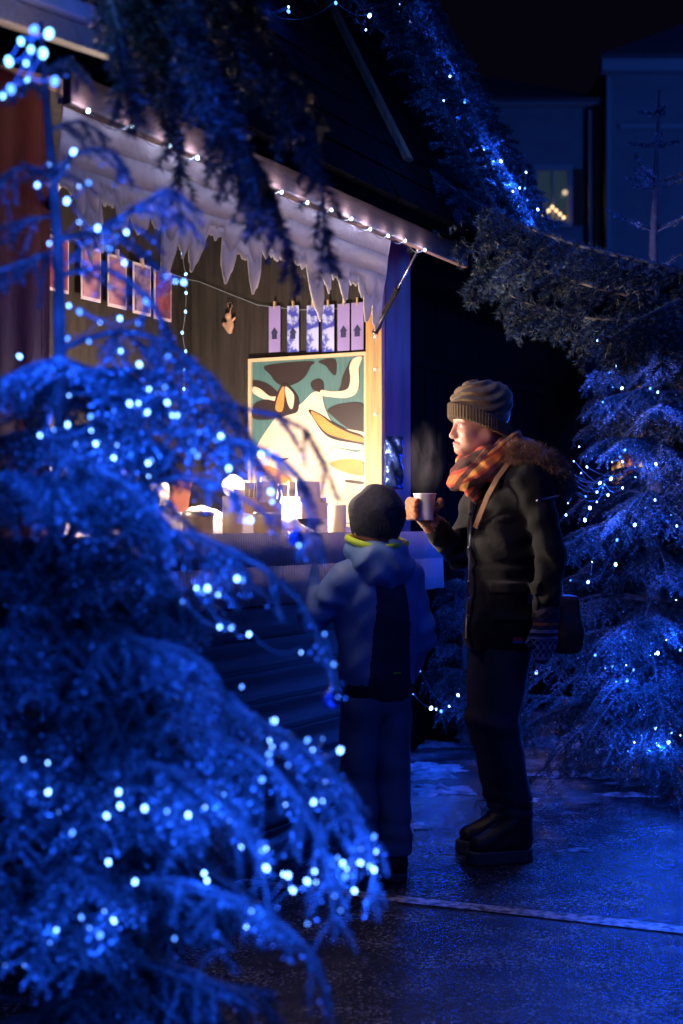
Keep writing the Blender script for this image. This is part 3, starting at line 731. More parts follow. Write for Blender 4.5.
def hut_contents():
    # fairy string under the hatch edge
    pts = [hw(s, -.034, 2.19+.006*math.sin(s*11)) for s in (-2.3,-2.12,-1.95,-1.82,-1.68,-1.52,-1.36,-1.2,-1.04,-.9,-.76,-.62,-.48,-.31,)]
    string_lights('row of small white lights along the edge of the raised hatch', pts, 'hatch', .0052, E_white, wm=M_wire, glow=.24, gcol=(.62, .64, 1))
    pts = [hw(.035, .31, z) for z in (1.93, 1.80, 1.62)]
    pts = [p+Vector((-.03, -.02, 0)) for p in pts]
    string_lights('short string of white lights hanging down the pine post', pts, 'hatchpost', .0036, E_cyan, wm=M_wire)
    pts = [hw(-.02, 1.22, z)+Vector((random.uniform(-.01, .01), 0, 0)) for z in (2.45,2.34, 2.25, 2.17, 2.09, 2.0, 1.92, 1.84, 1.76)]
    string_lights('cool white string of lights hanging in the back corner of the hut', pts, 'in', .006, E_cyan, wm=M_wire)
    pts = [hw(-2.0, .36, z)+Vector((.01, -.02, 0)) for z in (2.05, 1.97, 1.86, 1.74, 1.62)]
    string_lights('cool white string of lights hanging on the left post', pts, 'hatch', .0052, E_cyan, wm=M_wire)
    # display cord: back wall then side wall
    cord = [hw(-1.6, 1.285, 2.42), hw(-.75, 1.285, 2.29), hw(-.3, 1.285, 2.265), hw(.10, 1.28, 2.25), hw(.135, 1.25, 2.245), hw(.135, .95, 2.12), hw(.135, .75, 2.085), hw(.135, .5, 2.075), hw(.135, .40, 2.09)]
    b = MB(); b.tube(cord, .0014, 5); tag(b.build('clothesline', M_wire, smooth=True), 'thin cord stretched along the inside walls of the hut holding prints', 'cord')
    M_border = mat('print_border', (.62,.50,.58), .4); M_redp = mat('print_red', (.10,.015,.03), .3, col2=(.30,.08,.12), nscale=14)
    M_pinkp = mat('print_pink', (.20,.06,.09), .3, col2=(.42,.22,.30), nscale=9); M_darkp = mat('print_dark', (.05,.03,.09), .3, col2=(.32,.22,.42), nscale=22)
    M_lav = mat('card_lavender', (.34,.26,.62), .35, col2=(.28,.22,.5), nscale=6); M_blu = mat('card_blue', (.06,.07,.45), .3, col2=(.45,.5,.85), nscale=24, contrast=(.45,.55)); M_ink = mat('ink', (.03,.03,.10), .5)
    M_peg = mat('peg_wood', (.5,.36,.2), .6)
    data = [(-.80,M_redp,'dark red photo print, leftmost on the cord inside the hut'), (-.60,M_pinkp,'pink photo print, second from the left on the cord'), (-.43,M_pinkp,'rosy photo print hanging third on the cord inside the hut'),
            (-.26,M_darkp,'dark violet photo print next to the one nearest the corner'), (-.11,M_redp,'red and blue photo print hanging nearest the back corner lights')]
    for i, (s, m, lb) in enumerate(data):
        zc = 2.285-.03*(s+.8); r = thing('photo_print', lb, 'photo print', hw(s, 1.27, zc-.11), HR, 'photo prints on the cord')
        r.rotation_euler = (0, 0, HR+.0)
        b = MB(); b.box(-.062, .062, -.002, .002, -.11, .10); b.build('border', M_border, r)
        b = MB(); b.box(-.053, .053, -.005, -.003, -.098, .086); b.build('picture', m, r)
        b = MB(); b.box(-.005, .005, -.009, .006, .085, .125); b.build('peg', M_peg, r)
    cards = [(.862,M_lav,'lavender card with a tiny house, leftmost above the painting'),(.772,M_blu,'blue card with small house drawing second from left above painting'),(.678,M_blu,'blue and white patterned card third from left above the painting'),
             (.604,M_blu,'bright blue and white patterned card, third from the post'),(.532,M_lav,'lavender card with dark print, second from the pine post'),(.468,M_lav,'lavender card hanging nearest the pine post')]
    for i, (p, m, lb) in enumerate(cards):
        z = 2.10+.012*i*0+.05*max(0, p-.6)
        r = thing('hanging_card', lb, 'card', hw(.130, p, z-.1), HR+math.pi/2, 'cards hanging above the painting')
        b = MB(); b.box(-.028, .028, -.0015, .0015, -.10, .095); b.build('paper', m, r)
        if i in (0, 1, 4, 5):
            b = MB(); b.prism([(-.012,-.045),(.012,-.045),(.012,-.02),(.018,-.02),(0,.005),(-.018,-.02),(-.012,-.02)], lambda a_, b_, t: (a_, t, b_), .002, .0032); b.build('house_print', M_ink, r)
        b = MB(); b.box(-.004, .004, -.006, .006, .085, .115); b.build('peg', M_peg, r)
    # wooden ornament (squirrel-like little figure) on the cord
    M_orn = mat('ornament_wood', (.55,.33,.22), .6, col2=(.42,.24,.15), nscale=40)
    r = thing('ornament', 'small pale wooden figure hanging on the cord between prints and cards', 'ornament', hw(.128, 1.085, 2.06), HR+math.pi/2)
    def fo(X, Y, Z):
        d = ell(X, Y, Z, (0, 0, -.02), (.02, .012, .03)); d = su(d, ell(X, Y, Z, (.008, 0, .022), (.015, .011, .015)), .008)
        d = su(d, cone(X, Y, Z, (.0, 0, -.045), (.028, 0, -.012), .010, .010), .006); d = su(d, cone(X, Y, Z, (-.012, 0, .0), (-.025, 0, .012), .006, .005), .004)
        return su(d, cone(X, Y, Z, (.0, 0, .03), (-.003, 0, .044), .004, .003), .004)
    sdfobj('figure', fo, span(-.045, .05, .003), span(-.02, .02, .003), span(-.065, .055, .003), M_orn, r)
    b = MB(); b.tube([(0, 0, .04), (-.012, 0, .065), (-.008, 0, .08), (.012, 0, .078), (.004, 0, .05)], .0025, 6); b.build('loop', M_orn, r, True)
    # painting on the side wall
    r = thing('painting', 'large framed print of a curled fox among teal and white waves', 'painting', hw(.125, .70, 1.53), HR+math.pi/2)
    # local x -> towards -s? after +90deg rotation local x = hut y(p) direction, local -y = hut +x... 
    W = .27; H0 = .345
    # in this frame +x = deeper into hut = image left; normal towards viewer = +y
    def A(cx, cy, t):  # crop coordinates to panel
        a = (cx-62)/(602-62); bb = (cy-50)/(850-50)
        return (W-2*W*a, t, H0-2*H0*bb)
    M_teal = mat('art_teal', (.075,.165,.175), .5, col2=(.055,.13,.14), nscale=8, mapscale=(30,1,1)); M_adk = mat('art_dark', (.025,.015,.018), .5); M_acr = mat('art_cream', (.68,.55,.42), .5, col2=(.60,.46,.34), nscale=8)
    M_aor = mat('art_orange', (.55,.24,.06), .5, col2=(.45,.18,.05), nscale=8); M_frm = mat('frame_pale_wood', (.62,.45,.28), .5, mapscale=(3,3,3), bump=(20,.3,.002))
    sgn = 1
    b = MB(); b.box(-W, W, -.012, .0, -H0, H0); b.build('backing', M_teal, r)
    b = MB()
    for (x0, x1, z0, z1) in ((-W-.014, W+.014, H0, H0+.014), (-W-.014, W+.014, -H0-.014, -H0), (-W-.014, -W, -H0, H0), (W, W+.014, -H0, H0)): b.box(x0, x1, -.012, .012, z0, z1)
    b.build('frame', M_frm, r)
    shapes = [
        (M_acr, [(65,520),(300,470),(380,430),(450,480),(560,510),(598,500),(598,845),(65,845)]),
        (M_adk, [(130,70),(352,62),(345,90),(325,130),(290,160),(230,178),(185,160),(155,120)]),
        (M_adk, [(70,140),(130,155),(180,195),(205,228),(150,225),(100,190),(70,175)]),
        (M_acr, [(70,172),(105,185),(150,222),(195,226),(190,246),(130,238),(70,204)]),
        (M_adk, [(70,262),(110,240),(150,240),(185,262),(180,330),(70,330)]),
        (M_adk, [(385,66),(462,60),(467,132),(448,128),(420,90)]),
        (M_adk, [(360,200),(350,165),(385,150),(408,170),(405,215)]),
        (M_adk, [(498,150),(520,100),(540,70),(545,140),(535,190),(500,215),(470,235),(490,190)]),
        (M_acr, [(552,62),(590,58),(575,110),(576,180),(560,232),(510,248),(440,240),(400,230),(400,205),(455,215),(520,208),(536,160),(532,100)]),
        (M_adk, [(430,300),(490,276),(596,286),(596,425),(520,390),(450,330)]),
        (M_acr, [(180,330),(220,300),(300,270),(360,215),(400,225),(420,300),(470,380),(596,415),(596,440),(480,440),(420,520),(200,560),(80,500)]),
        (M_adk, [(172,285),(190,205),(225,165),(285,225),(290,300),(240,320),(190,330)]),
        (M_aor, [(180,285),(198,212),(220,178),(224,240),(212,300)]),
        (M_acr, [(228,180),(270,222),(262,290),(240,262)]),
        (M_adk, [(340,300),(400,322),(455,362),(525,402),(594,432),(594,480),(460,448),(400,405)]),
        (M_aor, [(352,308),(402,330),(452,372),(522,412),(594,442),(594,464),(462,430),(405,392)]),
        (M_acr, [(308,310),(345,312),(402,402),(462,446),(594,476),(590,500),(450,476),(380,436)]),
        (M_aor, [(440,560),(520,540),(596,560),(596,620),(500,600)]), (M_aor, [(100,560),(180,580),(260,640),(180,650),(90,620)]),
        (M_adk, [(520,640),(592,650),(592,662),(520,652)]), (M_adk, [(150,505),(200,530),(250,528),(200,545)]),
    ]
    def smooth(poly):
        out = []; n = len(poly)
        for i in range(n):
            p0, p1, p2, p3 = [poly[(i+q) % n] for q in (-1, 0, 1, 2)]
            for t in (0, .2, .4, .6, .8):
                out.append(tuple(min(599, max(64, .5*(2*p1[k]+(p2[k]-p0[k])*t+(2*p0[k]-5*p1[k]+4*p2[k]-p3[k])*t*t+(3*p1[k]-p0[k]-3*p2[k]+p3[k])*t**3))) if k == 0 else .5*(2*p1[k]+(p2[k]-p0[k])*t+(2*p0[k]-5*p1[k]+4*p2[k]-p3[k])*t*t+(3*p1[k]-p0[k]-3*p2[k]+p3[k])*t**3) for k in (0, 1)))
        return out
    for i, (m, poly) in enumerate(shapes):
        if i: poly = smooth(poly)
        b = MB(); b.prism(poly, lambda a_, b_, t: A(a_, b_, t), .0005, .0018+i*.0004); b.build('paint_shape', m, r)
    # glossy blue parcel hanging at the corner board
    M_foil = mat('blue_foil', (.03,.07,.30), .12, metal=.7, bump=(16,1,.02))
    b = MB(); n = 14
    c = P(393, 463, 5.55)
    for i in range(n+1):
        for j in range(n+1):
            u = i/n-.5; v = j/n-.5; e = (1-4*u*u)*(1-4*v*v)
            b.v.append((u*.078, -.012-.03*e**.5-.006*math.sin(9*u+13*v), v*.205))
    for i in range(n):
        for j in range(n):
            a = i*(n+1)+j; b.f.append((a, a+n+1, a+n+2, a+1)); b.mi.append(0)
    o = b.build('foil_bag', M_foil, None, True, loc=c, rot=(0, 0, .25)); md = o.modifiers.new('t', 'SOLIDIFY'); md.thickness = .004
    tag(o, 'shiny blue foil bag hanging on the corner board beside the post', 'foil bag')
    # woven bundle on the left
    M_straw = mat('straw', (.60,.50,.36), .8, col2=(.30,.22,.14), nscale=30, mapscale=(6,6,1), bump=(60,.8,.004))
    f = lambda X, Y, Z: ell(X, Y, Z, (0, 0, 0), (.035, .035, .10))+.004*np.sin(90*Z+20*X)
    o = sdfobj('straw_bundle', f, span(-.05, .05, .005), span(-.05, .05, .005), span(-.12, .12, .005), M_straw, None); o.location = P(35, 410, 3.7); tag(o, 'bundle of straw hanging by the left post under the lights', 'straw bundle')
    # goods on the counter
    M_white = mat('pale_card', (.78,.70,.60), .6, col2=(.66,.56,.44), nscale=9); M_box = mat('kraft_box', (.42,.28,.15), .7, col2=(.34,.22,.12), nscale=12); M_wax = mat('cream_wax', (.8,.68,.5), .4)
    M_tin = mat('tin', (.5,.46,.42), .35, metal=.6)
    b = MB(); n1, n2 = 90, 14
    for i in range(n1+1):
        for j in range(n2+1):
            u = i/n1; v = j/n2; e = max(0, 1-(2*v-1)**2)**.5*min(1, 8*u, 8*(1-u))
            b.v.append((-1.95+1.95*u, .34+.40*v+.02*math.sin(17*u), 1.1515+e*(.055+.028*math.sin(21*u+3*v)+.015*math.sin(47*u-9*v)+.01*math.sin(90*u+20*v))))
    for i in range(n1):
        for j in range(n2):
            a = i*(n2+1)+j; b.f.append((a, a+n2+1, a+n2+2, a+1)); b.mi.append(0)
    o = b.build('fleece_sheet', mat('white_fleece', (.80,.78,.76), .95, bump=(50,.9,.01), sheen=.3), None, True, loc=HUT, rot=(0, 0, HR)); tag(o, 'white fluffy fleece spread as snow along the top of the hut counter', 'fleece sheet')
    def crate(s, p, w, d, h, lb, m):
        r = thing('display_box', lb, 'display box', hw(s, p+.02, 1.205), HR+random.uniform(-.1, .1), 'open boxes of cards on the counter')
        b = MB(); t = .008
        b.box(-w, w, -d, d, 0, t); b.box(-w, w, -d, -d+t, t, h*.6); b.box(-w, w, d-t, d, t, h); b.box(-w, -w+t, -d+t, d-t, t, h*.8); b.box(w-t, w, -d+t, d-t, t, h*.8); b.build('tray', m, r, bevel=.001)
        for k in range(5):
            b = MB(); y = -d+.02+k*(2*d-.04)/4; b.box(-w+.012, w-.012, y-.002, y+.002, t, h*1.1+random.uniform(0, .03), M=Matrix.Rotation(random.uniform(-.12, .12), 4, 'X')); b.build('card', M_white, r)
    crate(-.35, .45, .09, .07, .10, 'pale tray of cards on the counter nearest the painting', M_white)
    crate(-.72, .42, .08, .06, .09, 'brown tray of cards on the counter beside the lamp', M_box)
    crate(-1.62, .5, .10, .07, .12, 'tray of pale cards at the left end of the counter', M_white)
    for i, (s, p, h, lb) in enumerate(((-.52,.22,.10,'short cream candle on the counter between the two trays'),(-.15,.22,.13,'tall cream candle on the counter near the pine post'),(-1.2,.24,.12,'cream candle standing alone mid counter'))):
        r = thing('candle', lb, 'candle', hw(s, p, 1.151), 0, 'candles on the counter')
        b = MB(); b.lathe([(0, 0), (.032, 0), (.033, .004), (.033, h), (.028, h+.002), (.01, h-.003), (0, h-.003)], k=24); b.build('wax', M_wax, r, True)
        b = MB(); b.tube([(0, 0, h-.004), (.002, 0, h+.012)], .0012, 6); b.build('wick', M_black, r)
    for i, (s, p, lb) in enumerate(((-.98,.24,'round tin on the counter left of the brown tray'),(-1.4,.24,'round tin at the left of the counter'))):
        b = MB(); b.lathe([(0, 0), (.045, 0), (.047, .003), (.047, .05), (.049, .052), (.049, .068), (.045, .071), (0, .071)], k=28); o = b.build('tin', M_tin, None, True, loc=hw(s, p, 1.151)); tag(o, lb, 'tin', 'tins on the counter')
    for i, (s, p, z, c, lb) in enumerate(((-.38,.62,1.33,(.75,.62,.5),'pale folded greeting card standing on the fleece below the painting'),(-.9,.66,1.31,(.6,.2,.12),'red folded greeting card standing left of the lamp'),(-1.3,.6,1.32,(.7,.66,.6),'white folded greeting card standing in the middle of the counter'))):
        r = thing('greeting_card', lb, 'greeting card', hw(s, p, z-.1), HR+random.uniform(-.4, .4), 'greeting cards on the counter')
        b = MB(); b.box(-.05, .05, -.002, .002, 0, .14, M=Matrix.Rotation(.22, 4, 'X')); b.build('front_leaf', mat('card_stock_%d' % i, c, .7), r); b = MB(); b.box(-.05, .05, .062, .065, 0, .14, M=Matrix.Rotation(-.22, 4, 'X')); b.build('back_leaf', M_white, r)
    # lamp
    for (s, p, lb, e) in ((-.62,.60,'small warm lamp with white globe on the counter before the painting',48), (-1.75,.55,'small warm lamp with white globe at the left end of the counter',14)):
        r = thing('table_lamp', lb, 'lamp', hw(s, p, 1.20), 0, 'globe lamps on the counter')
        b = MB(); b.lathe([(0, 0), (.05, 0), (.05, .01), (.012, .018), (.010, .07), (.02, .075), (.02, .085)], k=24); b.build('base', M_black, r, True)
        b = MB(); b.ball((0, 0, .125), .042, 20); b.build('globe', E_warm, r, True)
        lamp(hw(s, p, 1.151)+Vector((0, 0, .20)), e*3.4, (1, .80, .62), .05, 'lamp_and_fill_light')
    lamp(hw(-1.1, .16, 1.62), 8, (1,.68,.54), .08, 'lamp_and_fill_light'); lamp(hw(-.28, .20, 1.60), 1.6, (1,.62,.50), .05, 'lamp_and_fill_light')  # both added as warm fill for face and cup, no fixture here
hut_contents()

# corner of the nearer stall's roof, top left
def near_roof():
    M_cream = mat('cream_paint', (.62,.45,.28), .5, col2=(.5,.34,.2), nscale=4, mapscale=(2,14,14)); M_snowr = mat('roof_snow', (.7,.75,.8), .5, bump=(20,.5,.01))
    c = P(129, 44, 2.9); d = (P(-120, -45, 2.15)-c)
    root = thing('stall_roof', 'corner of a nearer stall roof with cream eave board at top left', 'stall roof', c)
    ux = d.normalized(); L = d.length; up = Vector((0, 0, 1)); back = up.cross(ux).normalized()
    if back.y < 0: back = -back
    def slab(z0, z1, y0, y1, m, nm):
        b = MB(); v = []
        for q in (0, L):
            for y in (y0, y1):
                for z in (z0, z1): v.append(ux*q+back*y+up*z)
        b.v = [tuple(x) for x in v]
        for f in ((0,1,3,2),(4,6,7,5),(0,4,5,1),(2,3,7,6),(0,2,6,4),(1,5,7,3)): b.f.append(f); b.mi.append(0)
        b.build(nm, m, root, bevel=.004)
    slab(-.035, .01, 0, .03, M_cream, 'eave_board'); slab(.012, .045, -.02, .03, M_snowr, 'snow_cap')
    lamp(P(40, -50, 2.2), 1.2, (.12, .32, 1), .04, 'fairy_and_fill_light'); lamp(P(60, 75, 2.5), .12, (1, .66, .42), .03, 'lamp_and_fill_light')  # added fill: blue for the board's top, warm for its underside
near_roof()

# ------------------------------------------------------------------ background
def background():
    M_wall = mat('render_wall', (.30,.32,.36), .85, col2=(.25,.27,.31), nscale=2, bump=(8,.3,.02)); M_trim = mat('stone_trim', (.42,.44,.48), .8); M_tile = mat('slate_roof', (.14,.15,.18), .7, col2=(.10,.11,.14), nscale=3, bump=(3,.6,.1)); wavebump(M_tile, 2.2, .8, .06, 'Z', distortion=0)
    M_glass = mat('window_glass', (.03,.04,.06), .1, spec=.8, emit=(.05,.10,.16), es=.25)
    D = 35; S = D/F
    def X(px): return (px-CX)*S
    def Z(py): return CAMZ+(HY-py)*S
    M_glass2 = mat('dark_glass', (.004,.005,.008), .2)
    root = thing('house', 'dark two winged house with one lit window far behind the market', 'house', (0, 0, 0))
    b = MB(); b.box(X(300), X(606), D+.6, D+8, 0, Z(98)); b.box(X(607), X(860), D, D+8, 0, Z(60)); b.build('wall', M_wall, root)
    b = MB(); b.box(X(300), X(604), D+.2, D+.58, Z(100), Z(94)); b.box(X(600), X(870), D-.4, D-.02, Z(74), Z(60)); b.box(X(607), X(611), D-.08, D-.01, 0, Z(76)); b.box(X(598), X(603), D+.42, D+.58, 0, Z(104)); b.box(X(480), X(598), D+.5, D+.59, Z(150)+4.5, Z(150)+4.6)
    b.box(X(620), X(700), D-.08, D-.01, Z(128), Z(124)); b.build('cornice', M_trim, root)
    b = MB()
    b.v = [(X(300), D+.1, Z(95)), (X(615), D+.1, Z(95)), (X(560), D+5, Z(20)), (X(380), D+5, Z(-10)), (X(598), D-.5, Z(59)), (X(900), D-.5, Z(59)), (X(900), D+5, Z(-110)), (X(760), D+5, Z(-60))]
    b.f = [(0, 1, 2, 3), (4, 5, 6, 7)]; b.mi = [0, 0]; o = b.build('roof', M_tile, root); md = o.modifiers.new('t', 'SOLIDIFY'); md.thickness = .12
    wx0, wx1, wz0, wz1 = X(540), X(571), Z(218), Z(165)
    b = MB()
    for (a, c, e, g) in ((wx0-.12, wx1+.12, wz1, wz1+.14), (wx0-.12, wx1+.12, wz0-.12, wz0), (wx0-.12, wx0, wz0, wz1), (wx1, wx1+.12, wz0, wz1), ((wx0+wx1)/2-.02, (wx0+wx1)/2+.02, wz0, wz1)): b.box(a, c, D+.42, D+.58, e, g)
    w = b.build('window', M_trim, root); b = MB(); b.box(wx0, wx1, D+.56, D+.59, wz0, wz1); b.build('pane', M_glass, w)
    r = thing('candle_arch', 'glowing candle arch in the far house window', 'candle arch', (X(555), D+.4, Z(217)))
    b = MB(); b.box(-.32, .32, -.05, .03, -.05, 0); b.build('base', M_trim, r)
    for i in range(7):
        u = (i-3)/3; b = MB(); b.ball((u*.28, -.04, .08+.26*(1-abs(u))), .045, 10); b.build('candle', E_warmlow, r, True)
    b = MB(); b.ball((0, 0, 0), .07, 12); o = b.build('hanging_star', emis('star_dim', (.8, .6, .4), .9), None, True, loc=(X(568), D+.4, Z(188))); tag(o, 'small dim star hanging in the far window above the candle arch', 'window star')
    M_shut = mat('shutter_brown', (.14,.05,.04), .8)
    for q in ((574, 588), (524, 537)):
        b = MB(); b.box(X(q[0]), X(q[1]), D+.50, D+.59, wz0-.05, wz1+.05); b.build('shutter', M_shut, root)
    b = MB(); b.tube([(X(594), D+.45, 0), (X(594), D+.45, Z(104))], .06, 8); b.build('downpipe', M_trim, root, True)
    # lit stall beyond the right tree
    d = 10.5; r = thing('market_stall', 'far market stall with warm lit opening behind the right fir', 'market stall', (0, 0, 0)); s = d/F
    def x(px): return (px-CX)*s
    def z(py): return CAMZ+(HY-py)*s
    M_sw = mat('stall_wood', (.06,.05,.05), .7, col2=(.04,.035,.035), nscale=4); M_in = mat('stall_inside', (.5,.38,.22), .7, col2=(.4,.28,.15), nscale=5)
    b = MB(); b.box(x(560), x(612), d, d+.05, 0, z(330)); b.box(x(612), x(800), d, d+.05, 0, z(520)); b.box(x(612), x(800), d, d+.05, z(372), z(330)); b.build('front_wall', M_sw, r)
    b = MB(); b.box(x(612), x(800), d+1.2, d+1.25, 0, z(330)); b.box(x(610), x(611), d+.06, d+1.2, 0, z(330)); b.build('back_wall', M_in, r)
    b = MB(); b.v = [(x(540), d-.4, z(330)), (x(820), d-.4, z(330)), (x(820), d+1.6, z(235)), (x(560), d+1.6, z(235)), (x(540), d-.4, z(325)), (x(820), d-.4, z(325)), (x(820), d+1.6, z(230)), (x(560), d+1.6, z(230))]
    b.f = [(3,2,1,0),(4,5,6,7),(0,1,5,4),(1,2,6,5),(2,3,7,6),(3,0,4,7)]; b.mi = [0]*6; b.build('roof', M_roof, r)
    b = MB(); b.box(x(608), x(800), d-.25, d+.5, z(527), z(521)); b.build('counter', M_in, r)
    for zz in (z(480), z(440)):
        b = MB(); b.box(x(612), x(790), d+.95, d+1.19, zz, zz+.02); b.build('shelf', M_in, r)
    cols = [(.8,.75,.65),(.7,.25,.1),(.15,.35,.12),(.75,.7,.2),(.8,.78,.75),(.5,.15,.1)]
    k = 0
    descr = ['white','rust red','dark green','mustard yellow','chalk white','brick red']
    M_c = [mat('crock_%d' % i, c, .4) for i, c in enumerate(cols)]
    place = ['upper shelf', 'lower shelf', 'counter']
    for row, zz in enumerate((z(440)+.02, z(480)+.02, z(521))):
        for j in range(6):
            px = 624+j*11+row*3; i = (j+row*2) % 6
            b = MB(); h = random.uniform(.10, .2); b.lathe([(0, 0), (.03, 0), (.042, h*.3), (.035, h*.7), (.018, h*.85), (.022, h)], k=14)
            o = b.build('jug', M_c[i], None, True, loc=(x(px), d+(1.07 if row < 2 else .2), zz)); tag(o, '%s jug, %s from the left on the %s of the far stall' % (descr[i], ['first','second','third','fourth','fifth','last'][j], place[row]), 'jug', 'jugs in the far stall')
    lamp((x(648), d+.55, z(405)), 16, (1, .62, .32), .05, 'lamp_and_fill_light')
    b = MB(); b.ball((0, 0, 0), .05, 14); o = b.build('ceiling_lamp', E_warm, None, True, loc=(x(648), d+.55, z(392))); tag(o, 'warm round lamp hanging in the opening of the far stall', 'lamp')
background()
# ------------------------------------------------------------------ people
def people():
    M_skin = mat('skin', (.66,.34,.25), .5, col2=(.60,.25,.20), nscale=14, bump=(90,.5,.0015)); M_skin.node_tree.nodes['Principled BSDF'].inputs['Subsurface Weight'].default_value = .15
    M_skin.node_tree.nodes['Principled BSDF'].inputs['Subsurface Radius'].default_value = (.012, .004, .002)
    M_skin.node_tree.nodes['Principled BSDF'].inputs['Subsurface Scale'].default_value = .5
    M_lip = mat('lips', (.55,.25,.21), .4); M_eyew = mat('eye_white', (.7,.7,.7), .15); M_iris = mat('iris', (.05,.06,.05), .1); M_brow = mat('brow_hair', (.06,.035,.02), .8)
    M_hat = mat('olive_brown_wool', (.17,.11,.06), .95, col2=(.08,.05,.028), nscale=40, bump=(220,.6,.003), sheen=.3)
    M_rib = mat('ribbed_wool', (.10,.068,.04), .95, bump=(200,.6,.003)); 
    M_jack = mat('black_waxed_cotton', (.007,.007,.010), .85, spec=.16, col2=(.013,.012,.015), nscale=9, bump=(34,.35,.008), sheen=.15)
    M_jeans = mat('dark_jeans', (.022,.028,.055), .85, col2=(.035,.04,.07), nscale=12, bump=(150,.4,.002))
    M_boot = mat('black_leather', (.018,.016,.016), .45, bump=(60,.3,.003)); M_sole = mat('rubber_sole', (.09,.085,.085), .7)
    M_strap = mat('tan_leather', (.28,.13,.06), .5); M_zip = mat('zip_metal', (.35,.35,.37), .3, metal=.9)
    M_fur = mat('brown_fur', (.42,.24,.15), .7, col2=(.20,.11,.07), nscale=20); M_lining = mat('hood_lining', (.20,.10,.085), .8, bump=(30,.4,.005))
    M_mit = mat('rust_wool', (.50,.17,.06), .95, col2=(.36,.12,.05), nscale=60, bump=(160,.9,.005), sheen=.4)
    M_red = mat('red_patch', (.5,.05,.04), .7); M_bag = mat('brown_bag', (.16,.065,.03), .55, col2=(.11,.045,.025), nscale=10, bump=(20,.4,.006))
    # plaid scarf
    def plaid():
        m = bpy.data.materials.new('plaid_scarf'); m.use_nodes = True; nt = m.node_tree; b = nt.nodes['Principled BSDF']; b.inputs['Roughness'].default_value = .95
        tc = nt.nodes.new('ShaderNodeTexCoord'); prev = None
        base = nt.nodes.new('ShaderNodeRGB'); base.outputs[0].default_value = (.52, .13, .035, 1); prev = base.outputs[0]
        for rot, sca, col, lo, hi in (((0, .55, .3), 13, (.05, .022, .022, 1), .50, .62), ((.4, -.9, .2), 10, (.62, .27, .06, 1), .62, .70), ((0, .55, .3), 26, (.36, .05, .03, 1), .78, .84), ((.3, -.9, .2), 15, (.10, .03, .03, 1), .72, .80)):
            mp = nt.nodes.new('ShaderNodeMapping'); mp.inputs['Rotation'].default_value = rot; nt.links.new(tc.outputs['Object'], mp.inputs[0])
            w = nt.nodes.new('ShaderNodeTexWave'); w.bands_direction = 'Z' if rot[1] > 0 else 'X'; w.inputs['Scale'].default_value = sca/3; w.inputs['Distortion'].default_value = .6; w.inputs['Detail'].default_value = 1
            nt.links.new(mp.outputs[0], w.inputs[0]); mr = nt.nodes.new('ShaderNodeMapRange'); mr.inputs[1].default_value = lo; mr.inputs[2].default_value = hi; nt.links.new(w.outputs['Fac'], mr.inputs[0])
            mx = nt.nodes.new('ShaderNodeMix'); mx.data_type = 'RGBA'; mx.inputs[7].default_value = col; nt.links.new(mr.outputs[0], mx.inputs[0]); nt.links.new(prev, mx.inputs[6]); prev = mx.outputs[2]
        nt.links.new(prev, b.inputs['Base Color'])
        n = nt.nodes.new('ShaderNodeTexNoise'); n.inputs['Scale'].default_value = 150; nt.links.new(tc.outputs['Object'], n.inputs[0]); bp = nt.nodes.new('ShaderNodeBump'); bp.inputs['Strength'].default_value = .6; bp.inputs['Distance'].default_value = .004; nt.links.new(n.outputs[0], bp.inputs['Height']); nt.links.new(bp.outputs[0], b.inputs['Normal'])
        return m
    M_scarf = plaid()
    # ---- woman (local: faces -x, camera side is -y)
    W = thing('person', 'woman in knitted hat, plaid scarf and dark parka raising a white cup', 'person', (.555, 5.08, 0), R(15))
    ex, ey, ez = -.1455, .030, 1.533
    def face(X, Y, Z):
        Ya = np.abs(Y)
        d = ell(X, Y, Z, (-.052, 0, 1.585), (.100, .078, .088))
        d = su(d, ell(X, Y, Z, (-.098, 0, 1.510), (.058, .060, .085)), .03)
        d = su(d, cone(X, Ya, Z, (-.130, .012, 1.449), (-.055, .055, 1.495), .017, .020), .025)
        d = su(d, ell(X, Y, Z, (-.144, 0, 1.446), (.015, .018, .014)), .014); d = su(d, ell(X, Y, Z, (-.143, 0, 1.480), (.008, .016, .010)), .008)
        d = su(d, ell(X, Ya, Z, (-.124, .038, 1.502), (.024, .024, .024)), .02)
        d = su(d, cone(X, Ya, Z, (-.150, .014, 1.553), (-.138, .046, 1.553), .007, .007), .014)
        d = ss(d, ell(X, Ya, Z, (-.163, .031, ez), (.014, .017, .012)), .012)
        d = su(d, ell(X, Ya, Z, (-.1345, .031, ez), (.0155, .016, .0135)), .004)
        d = su(d, cone(X, Y, Z, (-.150, 0, 1.545), (-.1665, 0, 1.502), .0075, .0100), .012)
        d = su(d, ell(X, Y, Z, (-.1685, 0, 1.495), (.0105, .0105, .0090)), .009)
        d = su(d, ell(X, Ya, Z, (-.162, .011, 1.492), (.009, .007, .0065)), .006)
        d = su(d, cone(X, Ya, Z, (-.160, .0, 1.470), (-.151, .017, 1.467), .0062, .0038), .005)
        d = su(d, cone(X, Ya, Z, (-.1575, .0, 1.4590), (-.150, .014, 1.462), .0066, .004), .004)
        d = ss(d, cone(X, Ya, Z, (-.168, .0, 1.4650), (-.156, .02, 1.4645), .0016, .001), .003)
        d = su(d, cone(X, Y, Z, (-.02, 0, 1.37), (-.045, 0, 1.50), .052, .05), .03)
        return d
